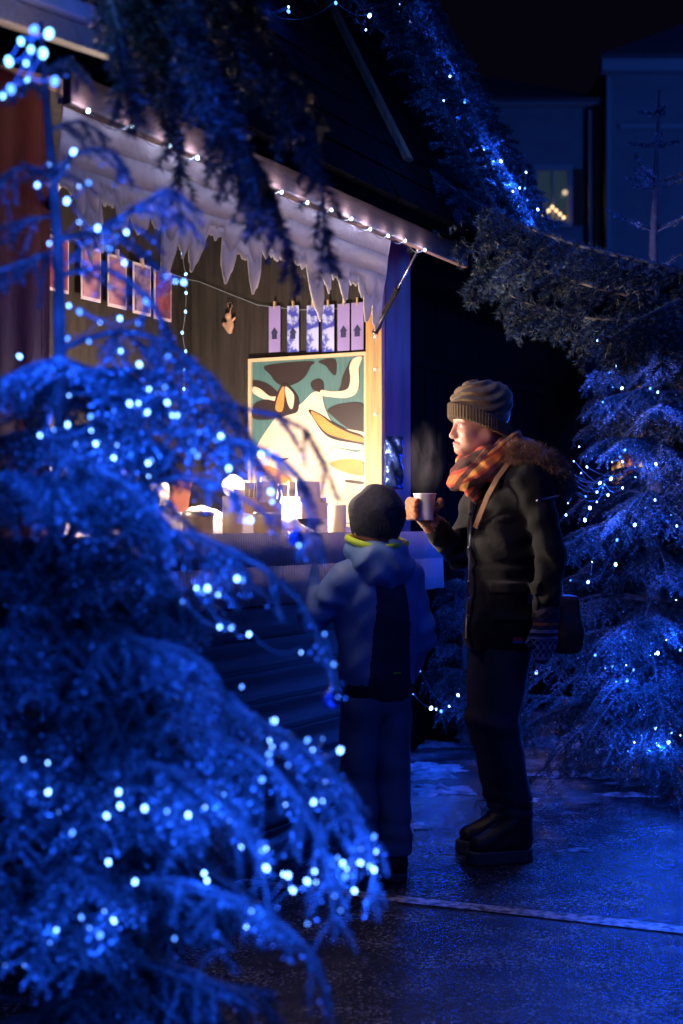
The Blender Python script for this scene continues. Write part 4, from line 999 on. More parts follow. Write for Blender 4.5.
    def bodyf(X, Y, Z):
        Ya = np.abs(Y)
        d = face(X, Y, Z)
        d = su(d, ell(X, Ya, Z, (-.035, .078, 1.535), (.016, .010, .03)), .006)
        d = su(d, ell(X, Y, Z, (.045, 0, 1.22), (.09, .145, .17)), .05)
        d = su(d, ell(X, Y, Z, (.035, 0, .95), (.09, .14, .14)), .05)
        d = su(d, cone(X, Ya, Z, (.03, .085, .90), (-.01, .08, .48), .075, .05), .04)
        d = su(d, cone(X, Ya, Z, (-.01, .08, .48), (.045, .08, .10), .048, .032), .02)
        d = su(d, cone(X, Ya, Z, (.055, .08, .055), (-.055, .083, .055), .03, .022), .02)
        for sh, el, wr_ in (((.06, -.165, 1.34), (.10, -.225, 1.08), (.085, -.23, .87)), ((.04, .16, 1.34), (-.05, .235, 1.07), (-.20, .12, 1.19))):
            d = su(d, cone(X, Y, Z, sh, el, .045, .035), .03); d = su(d, cone(X, Y, Z, el, wr_, .034, .024), .015)
        d = su(d, ell(X, Y, Z, (.085, -.232, .82), (.028, .014, .045)), .012)
        for i, (yx, l) in enumerate(((-.02, .06), (-.007, .068), (.007, .063), (.02, .05))): d = su(d, cone(X, Y, Z, (.085+yx, -.232, .79), (.078+yx, -.228, .79-l), .0075, .006), .003)
        d = su(d, cone(X, Y, Z, (.062, -.228, .83), (.042, -.215, .79), .009, .007), .004)
        d = su(d, ell(X, Y, Z, (-.237, .115, 1.235), (.03, .015, .032)), .012)
        for zz in (1.215, 1.229, 1.243, 1.256):
            d = su(d, cone(X, Y, Z, (-.255, .110, zz), (-.292, .078, zz), .0075, .007), .003); d = su(d, cone(X, Y, Z, (-.292, .078, zz), (-.285, .040, zz), .007, .006), .003)
        d = su(d, cone(X, Y, Z, (-.215, .10, 1.225), (-.190, .06, 1.25), .009, .007), .004)
        return d
    xs = fspan([(-.32, -.20, .008), (-.20, .0, .003), (.0, .20, .008)]); ys = fspan([(-.29, -.09, .008), (-.09, .09, .003), (.09, .29, .008)]); zs = fspan([(0, 1.40, .009), (1.40, 1.61, .0026), (1.61, 1.70, .008)])
    def lipm(c):
        x, y, z = c.T
        return ((np.abs(y) < .0185) & (x < -.147) & (z > 1.4535) & (z < 1.4735)).astype(int)
    sdfobj('body', bodyf, xs, ys, zs, [M_skin, M_lip], W, lipm)
    for sd in (-1, 1):
        b = MB(); b.ball((0, 0, 0), .0110, 20); e = b.build('eye', M_eyew, W, True, loc=(-.1405, sd*.031, ez-.001))
        b = MB(); b.ball((-.0085, 0, 0), .0047, 14, sc=(.75, 1, 1)); b.build('iris', M_iris, e, True)
        b = MB()
        pts = [(-.1545, .012, 1.5515), (-.1575, .022, 1.5555), (-.1535, .034, 1.5575), (-.1425, .047, 1.5535)]
        b.tube([(x, y*sd, z) for x, y, z in pts], [.0018, .0026, .0024, .001], 6); b.build('eyebrow', M_brow, W, True)
        b = MB(); pts = [(-.1515, .020, 1.5365), (-.1545, .028, 1.5410), (-.1520, .038, 1.5400), (-.1450, .045, 1.5345)]
        b.tube([(x, y*sd, z) for x, y, z in pts], .0011, 5); b.build('eyelashes', M_brow, W, True)
    # hat
    def hatf(X, Y, Z):
        zb = 1.562+(X+.165)*-.40          # lower edge, front to back
        d = ell(X, Y, Z, (-.065, 0, 1.598), (.108, .096, .098))
        t = Z-.35*X
        d = d-.0045*np.sin(t*190+6*np.sin(X*14+Z*9)+2.5*np.sin(Y*30))*np.clip((Z-zb-.035)/.02, 0, 1)
        d = su(d, ell(X, Y, Z, (-.005, 0, 1.632), (.058, .070, .056)), .03)
        d = np.maximum(d, zb+.022-Z)
        q = np.sqrt(((X+.064)/.104)**2+(Y/.091)**2)
        band = np.sqrt(np.maximum(np.abs((q-1)*.1)-.006, 0)**2+np.maximum(np.abs(Z-zb-.022)-.020, 0)**2)-.006
        band = band-.0016*np.sin(np.arctan2(Y, X+.055)*62)
        return su(d, band, .006)
    def hm(c):
        return ((c[:, 2] < 1.562+(c[:, 0]+.165)*-.40+.046)).astype(int)
    sdfobj('knitted_hat', hatf, span(-.19, .10, .0028), span(-.125, .125, .0028), span(1.46, 1.72, .0028), [M_hat, M_rib], W, hm)
    # scarf
    def scf(X, Y, Z):
        d = torus(X, Y, Z, (-.030, 0, 1.435), .088, .092, .034, .42, 1.25)
        d = su(d, torus(X, Y, Z, (-.045, 0, 1.375), .098, .105, .034, .30, 1.3), .008)
        d = su(d, ell(X, Y, Z, (-.125, -.045, 1.36), (.035, .045, .055)), .012)
        d = su(d, cone(X, Y, Z, (-.125, -.03, 1.36), (-.095, -.055, 1.27), .034, .020), .02)
        return d+.0045*wr(X, Y, Z, 60, 1)+.003*np.sin(130*(Z+.4*X)+4*np.sin(20*Y))
    sdfobj('scarf', scf, span(-.20, .13, .004), span(-.17, .17, .004), span(1.23, 1.56, .004), M_scarf, W)
    # parka
    def jk(X, Y, Z):
        d = ell(X, Y, Z, (.045, 0, 1.235), (.125, .172, .19))
        d = su(d, cone(X, np.abs(Y), Z, (.03, .03, 1.385), (.06, .165, 1.335), .075, .070), .06)
        d = su(d, ell(X, Y, Z, (.028, 0, .98), (.122, .165, .28)), .10)
        d = su(d, ell(X, Y, Z, (.028, 0, .80), (.138, .18, .14)), .06)
        arm = cone(X, Y, Z, (.065, -.165, 1.335), (.108, -.225, 1.09), .066, .054)
        arm = su(arm, cone(X, Y, Z, (.108, -.225, 1.09), (.092, -.235, .875), .053, .044), .02)
        arm = arm-.006*np.sin(75*(Z+.5*X)+3*np.sin(22*Y+9*Z))*np.exp(-((Z-1.07)/.09)**2)-.004*np.sin(95*Z+3*np.sin(30*X))*np.exp(-((Z-.92)/.05)**2)
        far = cone(X, Y, Z, (.035, .17, 1.335), (-.055, .235, 1.075), .070, .060)
        far = su(far, cone(X, Y, Z, (-.055, .235, 1.075), (-.175, .145, 1.165), .058, .048), .02)
        far = far-.005*np.sin(80*(X-Z))*np.exp(-((X+.09)/.07)**2)
        d = su(d, arm, .022); d = su(d, far, .03)
        # drawcord waist, hem, placket and pockets
        d = d+.010*np.exp(-((Z-1.045)/.014)**2)*(Y > -.21)
        d = d+.006*wr(X, Y, Z, 17, .5)+.0040*wr(X, Y, Z, 48, 2)-.003*np.sin(85*Z+4*np.sin(14*X+9*Y)+2*np.sin(31*X))*np.exp(-((Z-1.0)/.06)**2)
        pl = np.maximum(np.abs(Y+.018*0)-.028, -(X+.0))
        d = np.where((np.abs(Y) < .026) & (X < 0), d-.006, d)
        pk = np.maximum(np.maximum(np.abs(X+.01)-.062, np.abs(Z-.915)-.065), np.maximum(Y, -10))
        d = np.where((pk < 0) & (Y < -.05), d-.007, d)
        pf = np.maximum(np.abs(X+.01)-.068, np.abs(Z-.965)-.022)
        d = np.where((pf < 0) & (Y < -.05), d-.006, d)
        pc = np.maximum(np.abs(X+.03)-.035, np.abs(Z-1.20)-.012)
        d = np.where((pc < 0) & (Y < -.05) & (Y > -.17), d-.005, d)
        d = np.maximum(d, .745+.012*np.sin(9*X+4*Y)-Z)
        d = np.maximum(d, -(np.maximum(cone(X, Y, Z, (.09, -.24, .80), (.092, -.24, .872), .038, .038), -1)))
        return d
    sdfobj('parka', jk, span(-.26, .24, .0055), span(-.33, .33, .0055), span(.72, 1.50, .0055), M_jack, W)
    # hood lying on the back with fur trim
    def hoodf(X, Y, Z):
        d = ell(X, Y, Z, (.105, 0, 1.400), (.105, .150, .075)); d = su(d, ell(X, Y, Z, (.06, 0, 1.43), (.08, .115, .07)), .04)
        d = ss(d, ell(X, Y, Z, (-.03, 0, 1.48), (.11, .10, .12)), .02)
        return d+.005*wr(X, Y, Z, 35, 1)
    sdfobj('hood', hoodf, span(-.05, .24, .006), span(-.18, .18, .006), span(1.30, 1.53, .006), M_lining, W)
    cur = [Vector(q) for q in ((-.01,-.130,1.425),(.03,-.172,1.430),(.085,-.200,1.415),(.145,-.195,1.375),(.195,-.150,1.335),(.225,-.07,1.310),(.235,.03,1.310),(.21,.11,1.33),(.15,.165,1.37),(.08,.16,1.40),(.0,.12,1.40))]
    b = MB(); b.tube(cur, .026, 8); fb = b.build('fur_trim', M_fur, W, True)
    rr = np.random.default_rng(3); N = 16000; C_ = np.array([list(c) for c in cur]); i = rr.integers(0, len(C_)-1, N); t = rr.random(N)[:, None]
    p = C_[i]*(1-t)+C_[i+1]*t; d = C_[i+1]-C_[i]; d /= np.linalg.norm(d, axis=1)[:, None]
    r_ = rr.normal(size=(N, 3)); r_ -= (r_*d).sum(1)[:, None]*d; r_ /= np.linalg.norm(r_, axis=1)[:, None]
    dirn = r_+d*rr.normal(0, .35, N)[:, None]+np.array([.1, 0, -.15]); dirn /= np.linalg.norm(dirn, axis=1)[:, None]
    sdv = np.cross(dirn, rr.normal(size=(N, 3))); sdv /= np.linalg.norm(sdv, axis=1)[:, None]; l = rr.uniform(.022, .048, N)[:, None]
    V = np.empty((N, 3, 3)); q0 = p+r_*.016; V[:, 0] = q0-sdv*.0013; V[:, 1] = q0+sdv*.0013; V[:, 2] = q0+dirn*l
    npmesh('fur', V.reshape(-1, 3), np.arange(N*3).reshape(-1, 3), M_fur, fb)
    # trousers and boots
    def tr(X, Y, Z):
        Ya = np.abs(Y)
        d = ell(X, Y, Z, (.035, 0, .86), (.115, .16, .12))
        d = su(d, cone(X, Ya, Z, (.025, .088, .84), (-.02, .082, .49), .092, .064), .03)
        d = su(d, cone(X, Ya, Z, (-.018, .082, .49), (.045, .080, .17), .064, .054), .03)
        d = d+.004*wr(X, Y, Z, 26, 3)-.004*np.sin(70*Z+10*X)*np.exp(-((Z-.48)/.07)**2)-.005*np.sin(95*Z+12*Y)*np.exp(-((Z-.19)/.05)**2)
        return np.maximum(d, .155-Z)
    sdfobj('trousers', tr, span(-.14, .19, .006), span(-.20, .20, .006), span(.13, .88, .006), M_jeans, W)
    for sd, dx in ((-1, 0.0), (1, .026)):
        def bt(X, Y, Z):
            y = Y-sd*.083; x = X-dx
            d = cone(x, y, Z, (.046, 0, .21), (.050, 0, .08), .052, .046)
            d = su(d, cone(x, y, Z, (.042, 0, .072), (-.098, sd*.005, .060), .046, .038), .035)
            d = su(d, cone(x, y, Z, (.02, 0, .13), (-.05, 0, .085), .045, .03), .03)
            d = np.maximum(d, .035-Z); d = np.maximum(d, Z-.215)
            return d-.003*np.sin(110*(Z-.6*x))*np.exp(-((x+.03)/.04)**2)
        o = sdfobj('boot', bt, span(-.18, .14, .005), span(sd*.083-.08, sd*.083+.08, .005), span(.02, .23, .005), M_boot, W)
        def so(X, Y, Z):
            y = Y-sd*.083; x = X-dx; q = cone(x, y, Z*0, (.048, 0, 0), (-.104, sd*.004, 0), .050, .046)
            d = np.maximum(q+0*Z, np.abs(Z-.024)-.022); return d-.0015*np.sin(150*x)*(Z < .02)
        sdfobj('sole', so, span(-.18, .14, .004), span(sd*.083-.08, sd*.083+.08, .004), span(-.004, .055, .004), M_sole, o)
        b = MB()
        for k in range(5):
            zz = .10+.022*k; xx = -.055+.012*k+dx; b.tube([(xx, sd*.083-.022, zz), (xx-.012, sd*.083, zz+.006), (xx, sd*.083+.022, zz+.012)], .0025, 5)
        b.tube([(-.03+dx, sd*.083-.01, .185), (-.065+dx, sd*.083-.03, .20), (-.075+dx, sd*.083-.035, .17), (-.06+dx, sd*.083-.03, .145)], .0022, 5)
        b.tube([(-.03+dx, sd*.083-.01, .185), (-.075+dx, sd*.083+.0, .185), (-.085+dx, sd*.083-.005, .15)], .0022, 5)
        b.build('laces', M_jeans, o, True)
    # sleeve zip, label patch, zip line
    b = MB(); b.tube([(.045, -.262, 1.265), (.085, -.272, 1.272), (.125, -.262, 1.280)], .0035, 6); b.ball((.045, -.265, 1.262), .007, 8); b.build('sleeve_zip', M_zip, W, True)
    b = MB(); b.box(-.018, .018, -.003, .003, -.013, .0); b.build('cloth_label', M_red, W, loc=(-.002, -.202, .795), rot=(0, 0, -.05))
    b = MB(); b.box(-.018, .018, -.003, .003, -.02, -.0132); b.build('cloth_label', mat('blue_patch', (.06,.12,.35), .7), W, loc=(-.002, -.202, .795), rot=(0, 0, -.05))
    b = MB(); b.tube([(-.100, -.030, 1.26), (-.112, -.032, 1.15), (-.118, -.032, 1.02), (-.128, -.032, .92), (-.130, -.032, .78)], .0035, 5)
    for z in (1.22, 1.10, .98, .86): b.ball((-.122+.02*(z-.9), -.034, z), .007, 8)
    b.build('front_zip', M_zip, W, True)
    # mitten holding the cup: palm, four curled fingers, thumb
    CUP = Vector((-.247, .072, 1.197))
    def mit(X, Y, Z):
        d = ell(X, Y, Z, (-.240, .128, 1.235), (.040, .022, .042))
        for zz, dl in ((1.211, .004), (1.229, 0), (1.247, 0), (1.264, .005)):
            d = su(d, cone(X, Y, Z, (-.262, .120, zz), (-.300, .085, zz), .0145, .0140), .008)
            d = su(d, cone(X, Y, Z, (-.300, .085, zz), (-.292+dl, .042, zz), .0140, .0120), .006)
        d = su(d, cone(X, Y, Z, (-.205, .115, 1.225), (-.190, .075, 1.255), .016, .014), .010)
        d = su(d, cone(X, Y, Z, (-.190, .075, 1.255), (-.197, .045, 1.268), .014, .0115), .006)
        d = su(d, cone(X, Y, Z, (-.230, .128, 1.21), (-.175, .150, 1.168), .030, .046), .015)
        return d+.0012*np.sin(240*(Z+.5*X)+3*np.sin(60*Y))+.0008*wr(X, Y, Z, 300, 2)
    M_mitc = mat('patterned_cuff', (.42,.22,.12), .95, bump=(160,.8,.004))
    nt = M_mitc.node_tree; w_ = nt.nodes.new('ShaderNodeTexWave'); w_.bands_direction = 'DIAGONAL'; w_.inputs['Scale'].default_value = 18; w_.inputs['Distortion'].default_value = 1.5; cr = nt.nodes.new('ShaderNodeValToRGB'); cr.color_ramp.interpolation = 'CONSTANT'
    cr.color_ramp.elements[0].color = (.06,.05,.06,1); cr.color_ramp.elements[1].position = .45; cr.color_ramp.elements[1].color = (.55,.32,.18,1); el_ = cr.color_ramp.elements.new(.75); el_.color = (.40,.12,.05,1)
    tc = nt.nodes.new('ShaderNodeTexCoord'); nt.links.new(tc.outputs['Object'], w_.inputs[0]); nt.links.new(w_.outputs['Fac'], cr.inputs[0]); nt.links.new(cr.outputs[0], nt.nodes['Principled BSDF'].inputs['Base Color'])
    mm = lambda c: ((c[:, 0] > -.225) & (c[:, 2] < 1.218)).astype(int)
    sdfobj('mitten', mit, span(-.335, -.10, .0035), span(.02, .22, .0035), span(1.10, 1.30, .0035), [M_mit, M_mitc], W, mm)
    # hanging mitten with a pattern (near hand)
    M_nord = mat('nordic_knit', (.03,.05,.16), .95, bump=(160,.7,.003)); nt = M_nord.node_tree
    tc = nt.nodes.new('ShaderNodeTexCoord'); sp = nt.nodes.new('ShaderNodeSeparateXYZ'); nt.links.new(tc.outputs['Object'], sp.inputs[0])
    cr = nt.nodes.new('ShaderNodeValToRGB'); cr.color_ramp.interpolation = 'CONSTANT'; mr = nt.nodes.new('ShaderNodeMapRange'); mr.inputs[1].default_value = .70; mr.inputs[2].default_value = .88; nt.links.new(sp.outputs[2], mr.inputs[0]); nt.links.new(mr.outputs[0], cr.inputs[0])
    els = [(0,(.02,.03,.10,1)),(.10,(.30,.36,.5,1)),(.16,(.02,.03,.10,1)),(.50,(.30,.36,.5,1)),(.55,(.03,.03,.08,1)),(.62,(.35,.40,.52,1)),(.68,(.03,.03,.08,1)),(.76,(.40,.14,.06,1)),(.82,(.03,.03,.08,1)),(.90,(.04,.03,.05,1))]
    cr.color_ramp.elements[0].color = els[0][1]; cr.color_ramp.elements[1].position = els[1][0]; cr.color_ramp.elements[1].color = els[1][1]
    for p_, c_ in els[2:]: e_ = cr.color_ramp.elements.new(p_); e_.color = c_
    # diamonds in the middle band
    def math_(op, a, b_=None):
        n = nt.nodes.new('ShaderNodeMath'); n.operation = op
        for k, v in enumerate((a, b_)):
            if v is None: continue
            if isinstance(v, (int, float)): n.inputs[k].default_value = v
            else: nt.links.new(v, n.inputs[k])
        return n.outputs[0]
    u = math_('ABSOLUTE', math_('SINE', math_('MULTIPLY', sp.outputs[0], 150))); v = math_('ABSOLUTE', math_('SINE', math_('MULTIPLY', sp.outputs[2], 105)))
    dm = math_('LESS_THAN', math_('ABSOLUTE', math_('SUBTRACT', u, v)), .22)
    band = math_('MULTIPLY', math_('GREATER_THAN', sp.outputs[2], .728), math_('LESS_THAN', sp.outputs[2], .788)); dm = math_('MULTIPLY', dm, band)
    mx = nt.nodes.new('ShaderNodeMix'); mx.data_type = 'RGBA'; mx.inputs[7].default_value = (.30,.36,.50,1); nt.links.new(dm, mx.inputs[0]); nt.links.new(cr.outputs[0], mx.inputs[6]); nt.links.new(mx.outputs[2], nt.nodes['Principled BSDF'].inputs['Base Color'])
    def mit2(X, Y, Z):
        d = cone(X, Y, Z, (.088, -.236, .875), (.086, -.234, .83), .047, .042)
        d = su(d, ell(X, Y, Z, (.086, -.232, .79), (.044, .024, .055)), .012)
        for i, (yx, l) in enumerate(((-.026, .060), (-.009, .070), (.009, .066), (.026, .052))): d = su(d, cone(X, Y, Z, (.085+yx, -.232, .785), (.078+yx*.8, -.228, .785-l), .0155, .0125), .010)
        d = su(d, cone(X, Y, Z, (.055, -.228, .82), (.034, -.212, .775), .017, .014), .008)
        return d+.0012*np.sin(260*Z)*np.sin(200*X)
    sdfobj('mitten', mit2, span(.0, .15, .0035), span(-.30, -.17, .0035), span(.69, .90, .0035), M_nord, W)
    # shoulder bag (things it carries)
    bag = thing('shoulder_bag', 'brown leather shoulder bag hanging behind the hip of the woman', 'bag', (.555, 5.08, 0), R(15))
    def bg_(X, Y, Z):
        x = X-.215; y = Y+.05
        q = np.maximum(np.abs(x)-.035, np.maximum(np.abs(y)-.10, np.abs(Z-.83)-.095))
        a_ = np.sqrt(np.maximum(np.abs(x)-.025, 0)**2+np.maximum(np.abs(y)-.09, 0)**2+np.maximum(np.abs(Z-.83)-.085, 0)**2)-.018
        return a_+.004*wr(X, Y, Z, 30, 2)-.012*np.exp(-((Z-.8)/.06)**2)
    sdfobj('bag_body', bg_, span(.14, .30, .006), span(-.20, .10, .006), span(.70, .96, .006), M_bag, bag)
    b = MB(); path = [(-.080,-.065,1.335), (-.095,-.085,1.27), (-.105,-.09,1.20)]
    b = MB()
    P0 = [(.03,-.135,1.435),(-.02,-.155,1.39),(-.055,-.145,1.34),(-.082,-.125,1.28),(-.098,-.10,1.22),(-.108,-.07,1.17)]
    for a_, c_ in zip(P0, P0[1:]):
        a_ = Vector(a_); c_ = Vector(c_); t_ = (c_-a_).normalized(); nrm = Vector((-.75, -.66, .1)).normalized(); s_ = t_.cross(nrm).normalized()*.0095
        n0 = len(b.v); off = nrm*.004
        b.v += [tuple(a_-s_), tuple(a_+s_), tuple(c_+s_), tuple(c_-s_), tuple(a_-s_+off), tuple(a_+s_+off), tuple(c_+s_+off), tuple(c_-s_+off)]
        for f in ((3,2,1,0),(4,5,6,7),(0,1,5,4),(1,2,6,5),(2,3,7,6),(3,0,4,7)): b.f.append(tuple(n0+q for q in f)); b.mi.append(0)
    b.build('strap', M_strap, bag)
    b = MB(); b.tube([(.205,-.10,.93),(.215,-.06,1.1),(.19,-.03,1.25)], .006, 6); b.build('rear_strap', M_strap, bag, True)
    # cup
    b = MB(); h = .094
    b.lathe([(0, .003), (.0255, .003), (.0265, 0), (.0285, 0), (.0285, .003), (.0395, h-.003), (.0415, h-.001), (.0415, h+.002), (.039, h+.002), (.0385, h-.004), (.034, h-.03), (0, h-.03)], k=40)
    Wm = Matrix.Translation((.555, 5.08, 0)) @ Matrix.Rotation(R(15), 4, 'Z'); cp = Wm @ CUP
    M_cup = mat('white_card_cup', (.90,.89,.92), .45); M_tea = mat('hot_drink', (.12,.03,.015), .1)
    ct = thing('paper_cup', 'white paper cup of steaming drink in the raised mitten', 'cup', cp, R(15))
    b.build('cup_wall', M_cup, ct, True)
    b = MB(); b.lathe([(0, h-.028), (.0345, h-.028)], k=30); b.build('drink', M_tea, ct)
    # steam
    m = bpy.data.materials.new('steam'); m.use_nodes = True; nt = m.node_tree
    for n in list(nt.nodes):
        if n.type == 'BSDF_PRINCIPLED': nt.nodes.remove(n)
    pv = nt.nodes.new('ShaderNodeVolumePrincipled'); pv.inputs['Color'].default_value = (.9, .85, .85, 1); pv.inputs['Anisotropy'].default_value = .1
    tc = nt.nodes.new('ShaderNodeTexCoord'); mp = nt.nodes.new('ShaderNodeMapping'); mp.inputs['Scale'].default_value = (13, 13, 6); nt.links.new(tc.outputs['Object'], mp.inputs[0])
    no = nt.nodes.new('ShaderNodeTexNoise'); no.inputs['Scale'].default_value = 1; no.inputs['Detail'].default_value = 4; no.inputs['Distortion'].default_value = 1.2; nt.links.new(mp.outputs[0], no.inputs[0])
    mr = nt.nodes.new('ShaderNodeMapRange'); mr.inputs[1].default_value = .42; mr.inputs[2].default_value = .72; mr.inputs[4].default_value = 3.2; nt.links.new(no.outputs[0], mr.inputs[0])
    # fade to the hull with radial falloff in object space
    vl = nt.nodes.new('ShaderNodeMapping'); vl.inputs['Location'].default_value = (0, 0, -.6*0); vl.inputs['Scale'].default_value = (1/.085, 1/.07, 1/.145); nt.links.new(tc.outputs['Object'], vl.inputs[0])
    ln = nt.nodes.new('ShaderNodeVectorMath'); ln.operation = 'LENGTH'; nt.links.new(vl.outputs[0], ln.inputs[0]); fa = nt.nodes.new('ShaderNodeMapRange'); fa.inputs[1].default_value = 1; fa.inputs[2].default_value = .2; nt.links.new(ln.outputs['Value'], fa.inputs[0])
    mu = nt.nodes.new('ShaderNodeMath'); mu.operation = 'MULTIPLY'; nt.links.new(mr.outputs[0], mu.inputs[0]); nt.links.new(fa.outputs[0], mu.inputs[1]); nt.links.new(mu.outputs[0], pv.inputs['Density'])
    nt.links.new(pv.outputs[0], nt.nodes['Material Output'].inputs['Volume'])
    b = MB(); b.ball((0, 0, 0), 1, 20, sc=(.085, .07, .145)); o = b.build('steam', m, None, True, loc=cp+Vector((-.005, 0, h+.125))); tag(o, 'thin steam rising from the white paper cup', 'steam', kind='stuff')

    # ---- child (local: faces -x, its left is -y); seen from behind
    M_cj = mat('blue_rain_fabric', (.14,.28,.60), .55, col2=(.10,.22,.50), nscale=7, bump=(18,.35,.01)); M_navy = mat('navy_fabric', (.015,.02,.05), .6, bump=(18,.35,.01)); M_lime = mat('lime_trim', (.55,.80,.05), .6, bump=(60,.3,.003))
    M_bean = mat('navy_beanie', (.014,.016,.03), .9, col2=(.026,.030,.055), nscale=50, bump=(120,.8,.005), sheen=.05); M_cp = mat('child_trousers', (.13,.18,.30), .7, col2=(.09,.13,.23), nscale=9, bump=(30,.35,.006))
    K = thing('person', 'child in dark beanie and blue hooded jacket leaning at the counter', 'person', (.115, 4.72, 0), R(-62))
    def kb(X, Y, Z):
        Ya = np.abs(Y)
        d = ell(X, Y, Z, (-.01, 0, 1.20), (.088, .074, .085)); d = su(d, ell(X, Y, Z, (-.045, 0, 1.145), (.05, .052, .065)), .03)
        d = su(d, ell(X, Y, Z, (-.092, 0, 1.150), (.012, .009, .010)), .01); d = su(d, ell(X, Ya, Z, (.0, .076, 1.165), (.014, .008, .024)), .006)
        d = su(d, ell(X, Ya, Z, (-.070, .028, 1.135), (.022, .022, .02)), .015)
        d = su(d, cone(X, Y, Z, (0, 0, 1.0), (-.01, 0, 1.12), .042, .04), .02)
        d = su(d, ell(X, Y, Z, (.0, 0, .87), (.075, .10, .17)), .04); d = su(d, ell(X, Y, Z, (0, 0, .65), (.07, .10, .10)), .04)
        d = su(d, cone(X, Ya, Z, (0, .055, .62), (-.01, .058, .34), .055, .038), .02); d = su(d, cone(X, Ya, Z, (-.01, .058, .34), (.015, .06, .07), .037, .026), .02); d = su(d, cone(X, Ya, Z, (.02, .06, .035), (-.09, .065, .03), .024, .018), .01)
        for sh, el, wr_ in (((0, -.11, 1.0), (-.05, -.205, .90), (-.19, -.19, 1.11)), ((0, .11, 1.0), (.02, .150, .80), (-.05, .150, .66))):
            d = su(d, cone(X, Y, Z, sh, el, .034, .027), .02); d = su(d, cone(X, Y, Z, el, wr_, .026, .019), .012)
        d = su(d, ell(X, Y, Z, (-.205, -.188, 1.135), (.022, .022, .026)), .01)
        for k in range(4): d = su(d, cone(X, Y, Z, (-.215, -.205+.011*k, 1.150), (-.245, -.207+.012*k, 1.168), .0062, .005), .002)
        d = su(d, cone(X, Y, Z, (-.20, -.165, 1.14), (-.215, -.148, 1.16), .007, .006), .003)
        d = su(d, ell(X, Y, Z, (-.055, .15, .63), (.02, .012, .032)), .01)
        for k in range(4): d = su(d, cone(X, Y, Z, (-.072+.011*k, .15, .61), (-.080+.012*k, .146, .572), .0062, .005), .002)
        d = su(d, cone(X, Y, Z, (-.075, .15, .64), (-.092, .142, .615), .007, .006), .003)
        return d
    sdfobj('body', kb, span(-.27, .13, .005), span(-.25, .20, .005), span(0, 1.30, .005), M_skin, K)
    for sd in (-1, 1):
        b = MB(); b.ball((0, 0, 0), .010, 14); e = b.build('eye', M_eyew, K, True, loc=(-.088, sd*.027, 1.168)); b = MB(); b.ball((-.008, 0, 0), .0042, 10, sc=(.7, 1, 1)); b.build('iris', M_iris, e, True)
    def bn(X, Y, Z):
        d = ell(X, Y, Z, (.005, 0, 1.212), (.103, .096, .097)); d = su(d, ell(X, Y, Z, (.015, .01, 1.285), (.035, .03, .022)), .03)
        d = np.maximum(d, 1.150+.0*X-.35*(X-.02)*(X > .02)-Z+.25*np.maximum(-X-.02, 0))
        return d-.0035*np.sin(60*(Z+.5*Y)+2*np.sin(25*Y))+.004*wr(X, Y, Z, 36, 2)-.0012*np.sin(np.arctan2(Y, X)*50)*(Z < 1.19)
    sdfobj('beanie', bn, span(-.12, .13, .004), span(-.115, .115, .004), span(1.09, 1.33, .004), M_bean, K)
    def cj(X, Y, Z):
        d = ell(X, Y, Z, (.005, 0, .92), (.11, .142, .17)); d = su(d, cone(X, np.abs(Y), Z, (0, .03, 1.05), (.0, .105, .995), .060, .056), .04)
        d = su(d, ell(X, Y, Z, (.005, 0, .73), (.11, .135, .20)), .07)
        a_ = su(cone(X, Y, Z, (0, -.115, 1.0), (-.045, -.205, .89), .062, .052), cone(X, Y, Z, (-.045, -.205, .89), (-.165, -.19, 1.07), .050, .040), .02)
        a_ = a_-.005*np.sin(80*(Z+X))*np.exp(-((Z-.92)/.07)**2)
        c_ = su(cone(X, Y, Z, (0, .115, 1.0), (.02, .152, .81), .062, .054), cone(X, Y, Z, (.02, .152, .81), (-.04, .150, .69), .052, .042), .02)
        c_ = c_-.006*np.sin(75*(Z+.3*X)+2*np.sin(20*Y))*np.exp(-((Z-.82)/.1)**2)
        d = su(d, a_, .02); d = su(d, c_, .018)
        d = d+.006*wr(X, Y, Z, 22, 4)+.003*wr(X, Y, Z, 50, 1)
        return np.maximum(d, .585+.01*np.sin(14*Y)-Z)
    def cjm(c):
        x, y, z = c.T
        wd = .055+.025*np.clip((.98-z)/.3, 0, 1)
        back = (x > -.01) & (np.abs(y) < wd) & (z < 1.0)
        low = (z < .70) & (np.abs(y) < .125) & (x > -.09)
        return (back | (low & (x > -.05) & (z < .66))).astype(int)
    sdfobj('jacket', cj, span(-.24, .16, .005), span(-.28, .23, .005), span(.56, 1.14, .005), [M_cj, M_navy], K, cjm)
    def hd(X, Y, Z):
        d = ell(X, Y, Z, (.055, 0, 1.045), (.078, .105, .085)); d = su(d, torus(X, Y, Z, (.0, 0, 1.095), .085, .090, .020, -.12, 1.4), .025)
        d = ss(d, ell(X, Y, Z, (-.02, 0, 1.14), (.078, .076, .07)), .012)
        return d-.006*np.sin(60*Z+10*np.abs(Y)+3*np.sin(30*Y))*.8+.003*wr(X, Y, Z, 50, 2)
    sdfobj('hood', hd, span(-.12, .15, .005), span(-.13, .13, .005), span(.94, 1.16, .005), M_cj, K)
    b = MB(); pts = []
    for i in range(29):
        a_ = -2.5+5.0*i/28; pts.append((.005+.093*math.cos(a_), .098*math.sin(a_), 1.128-.020*math.cos(a_)+.003*math.sin(3*a_)))
    b.tube(pts, .0115, 8); b.build('lime_collar_edge', M_lime, K, True)
    b = MB(); b.box(.0, .003, -.014, .014, -.002, .002); b.build('reflective_tab', M_lime, K, loc=(.119, .01, .70))
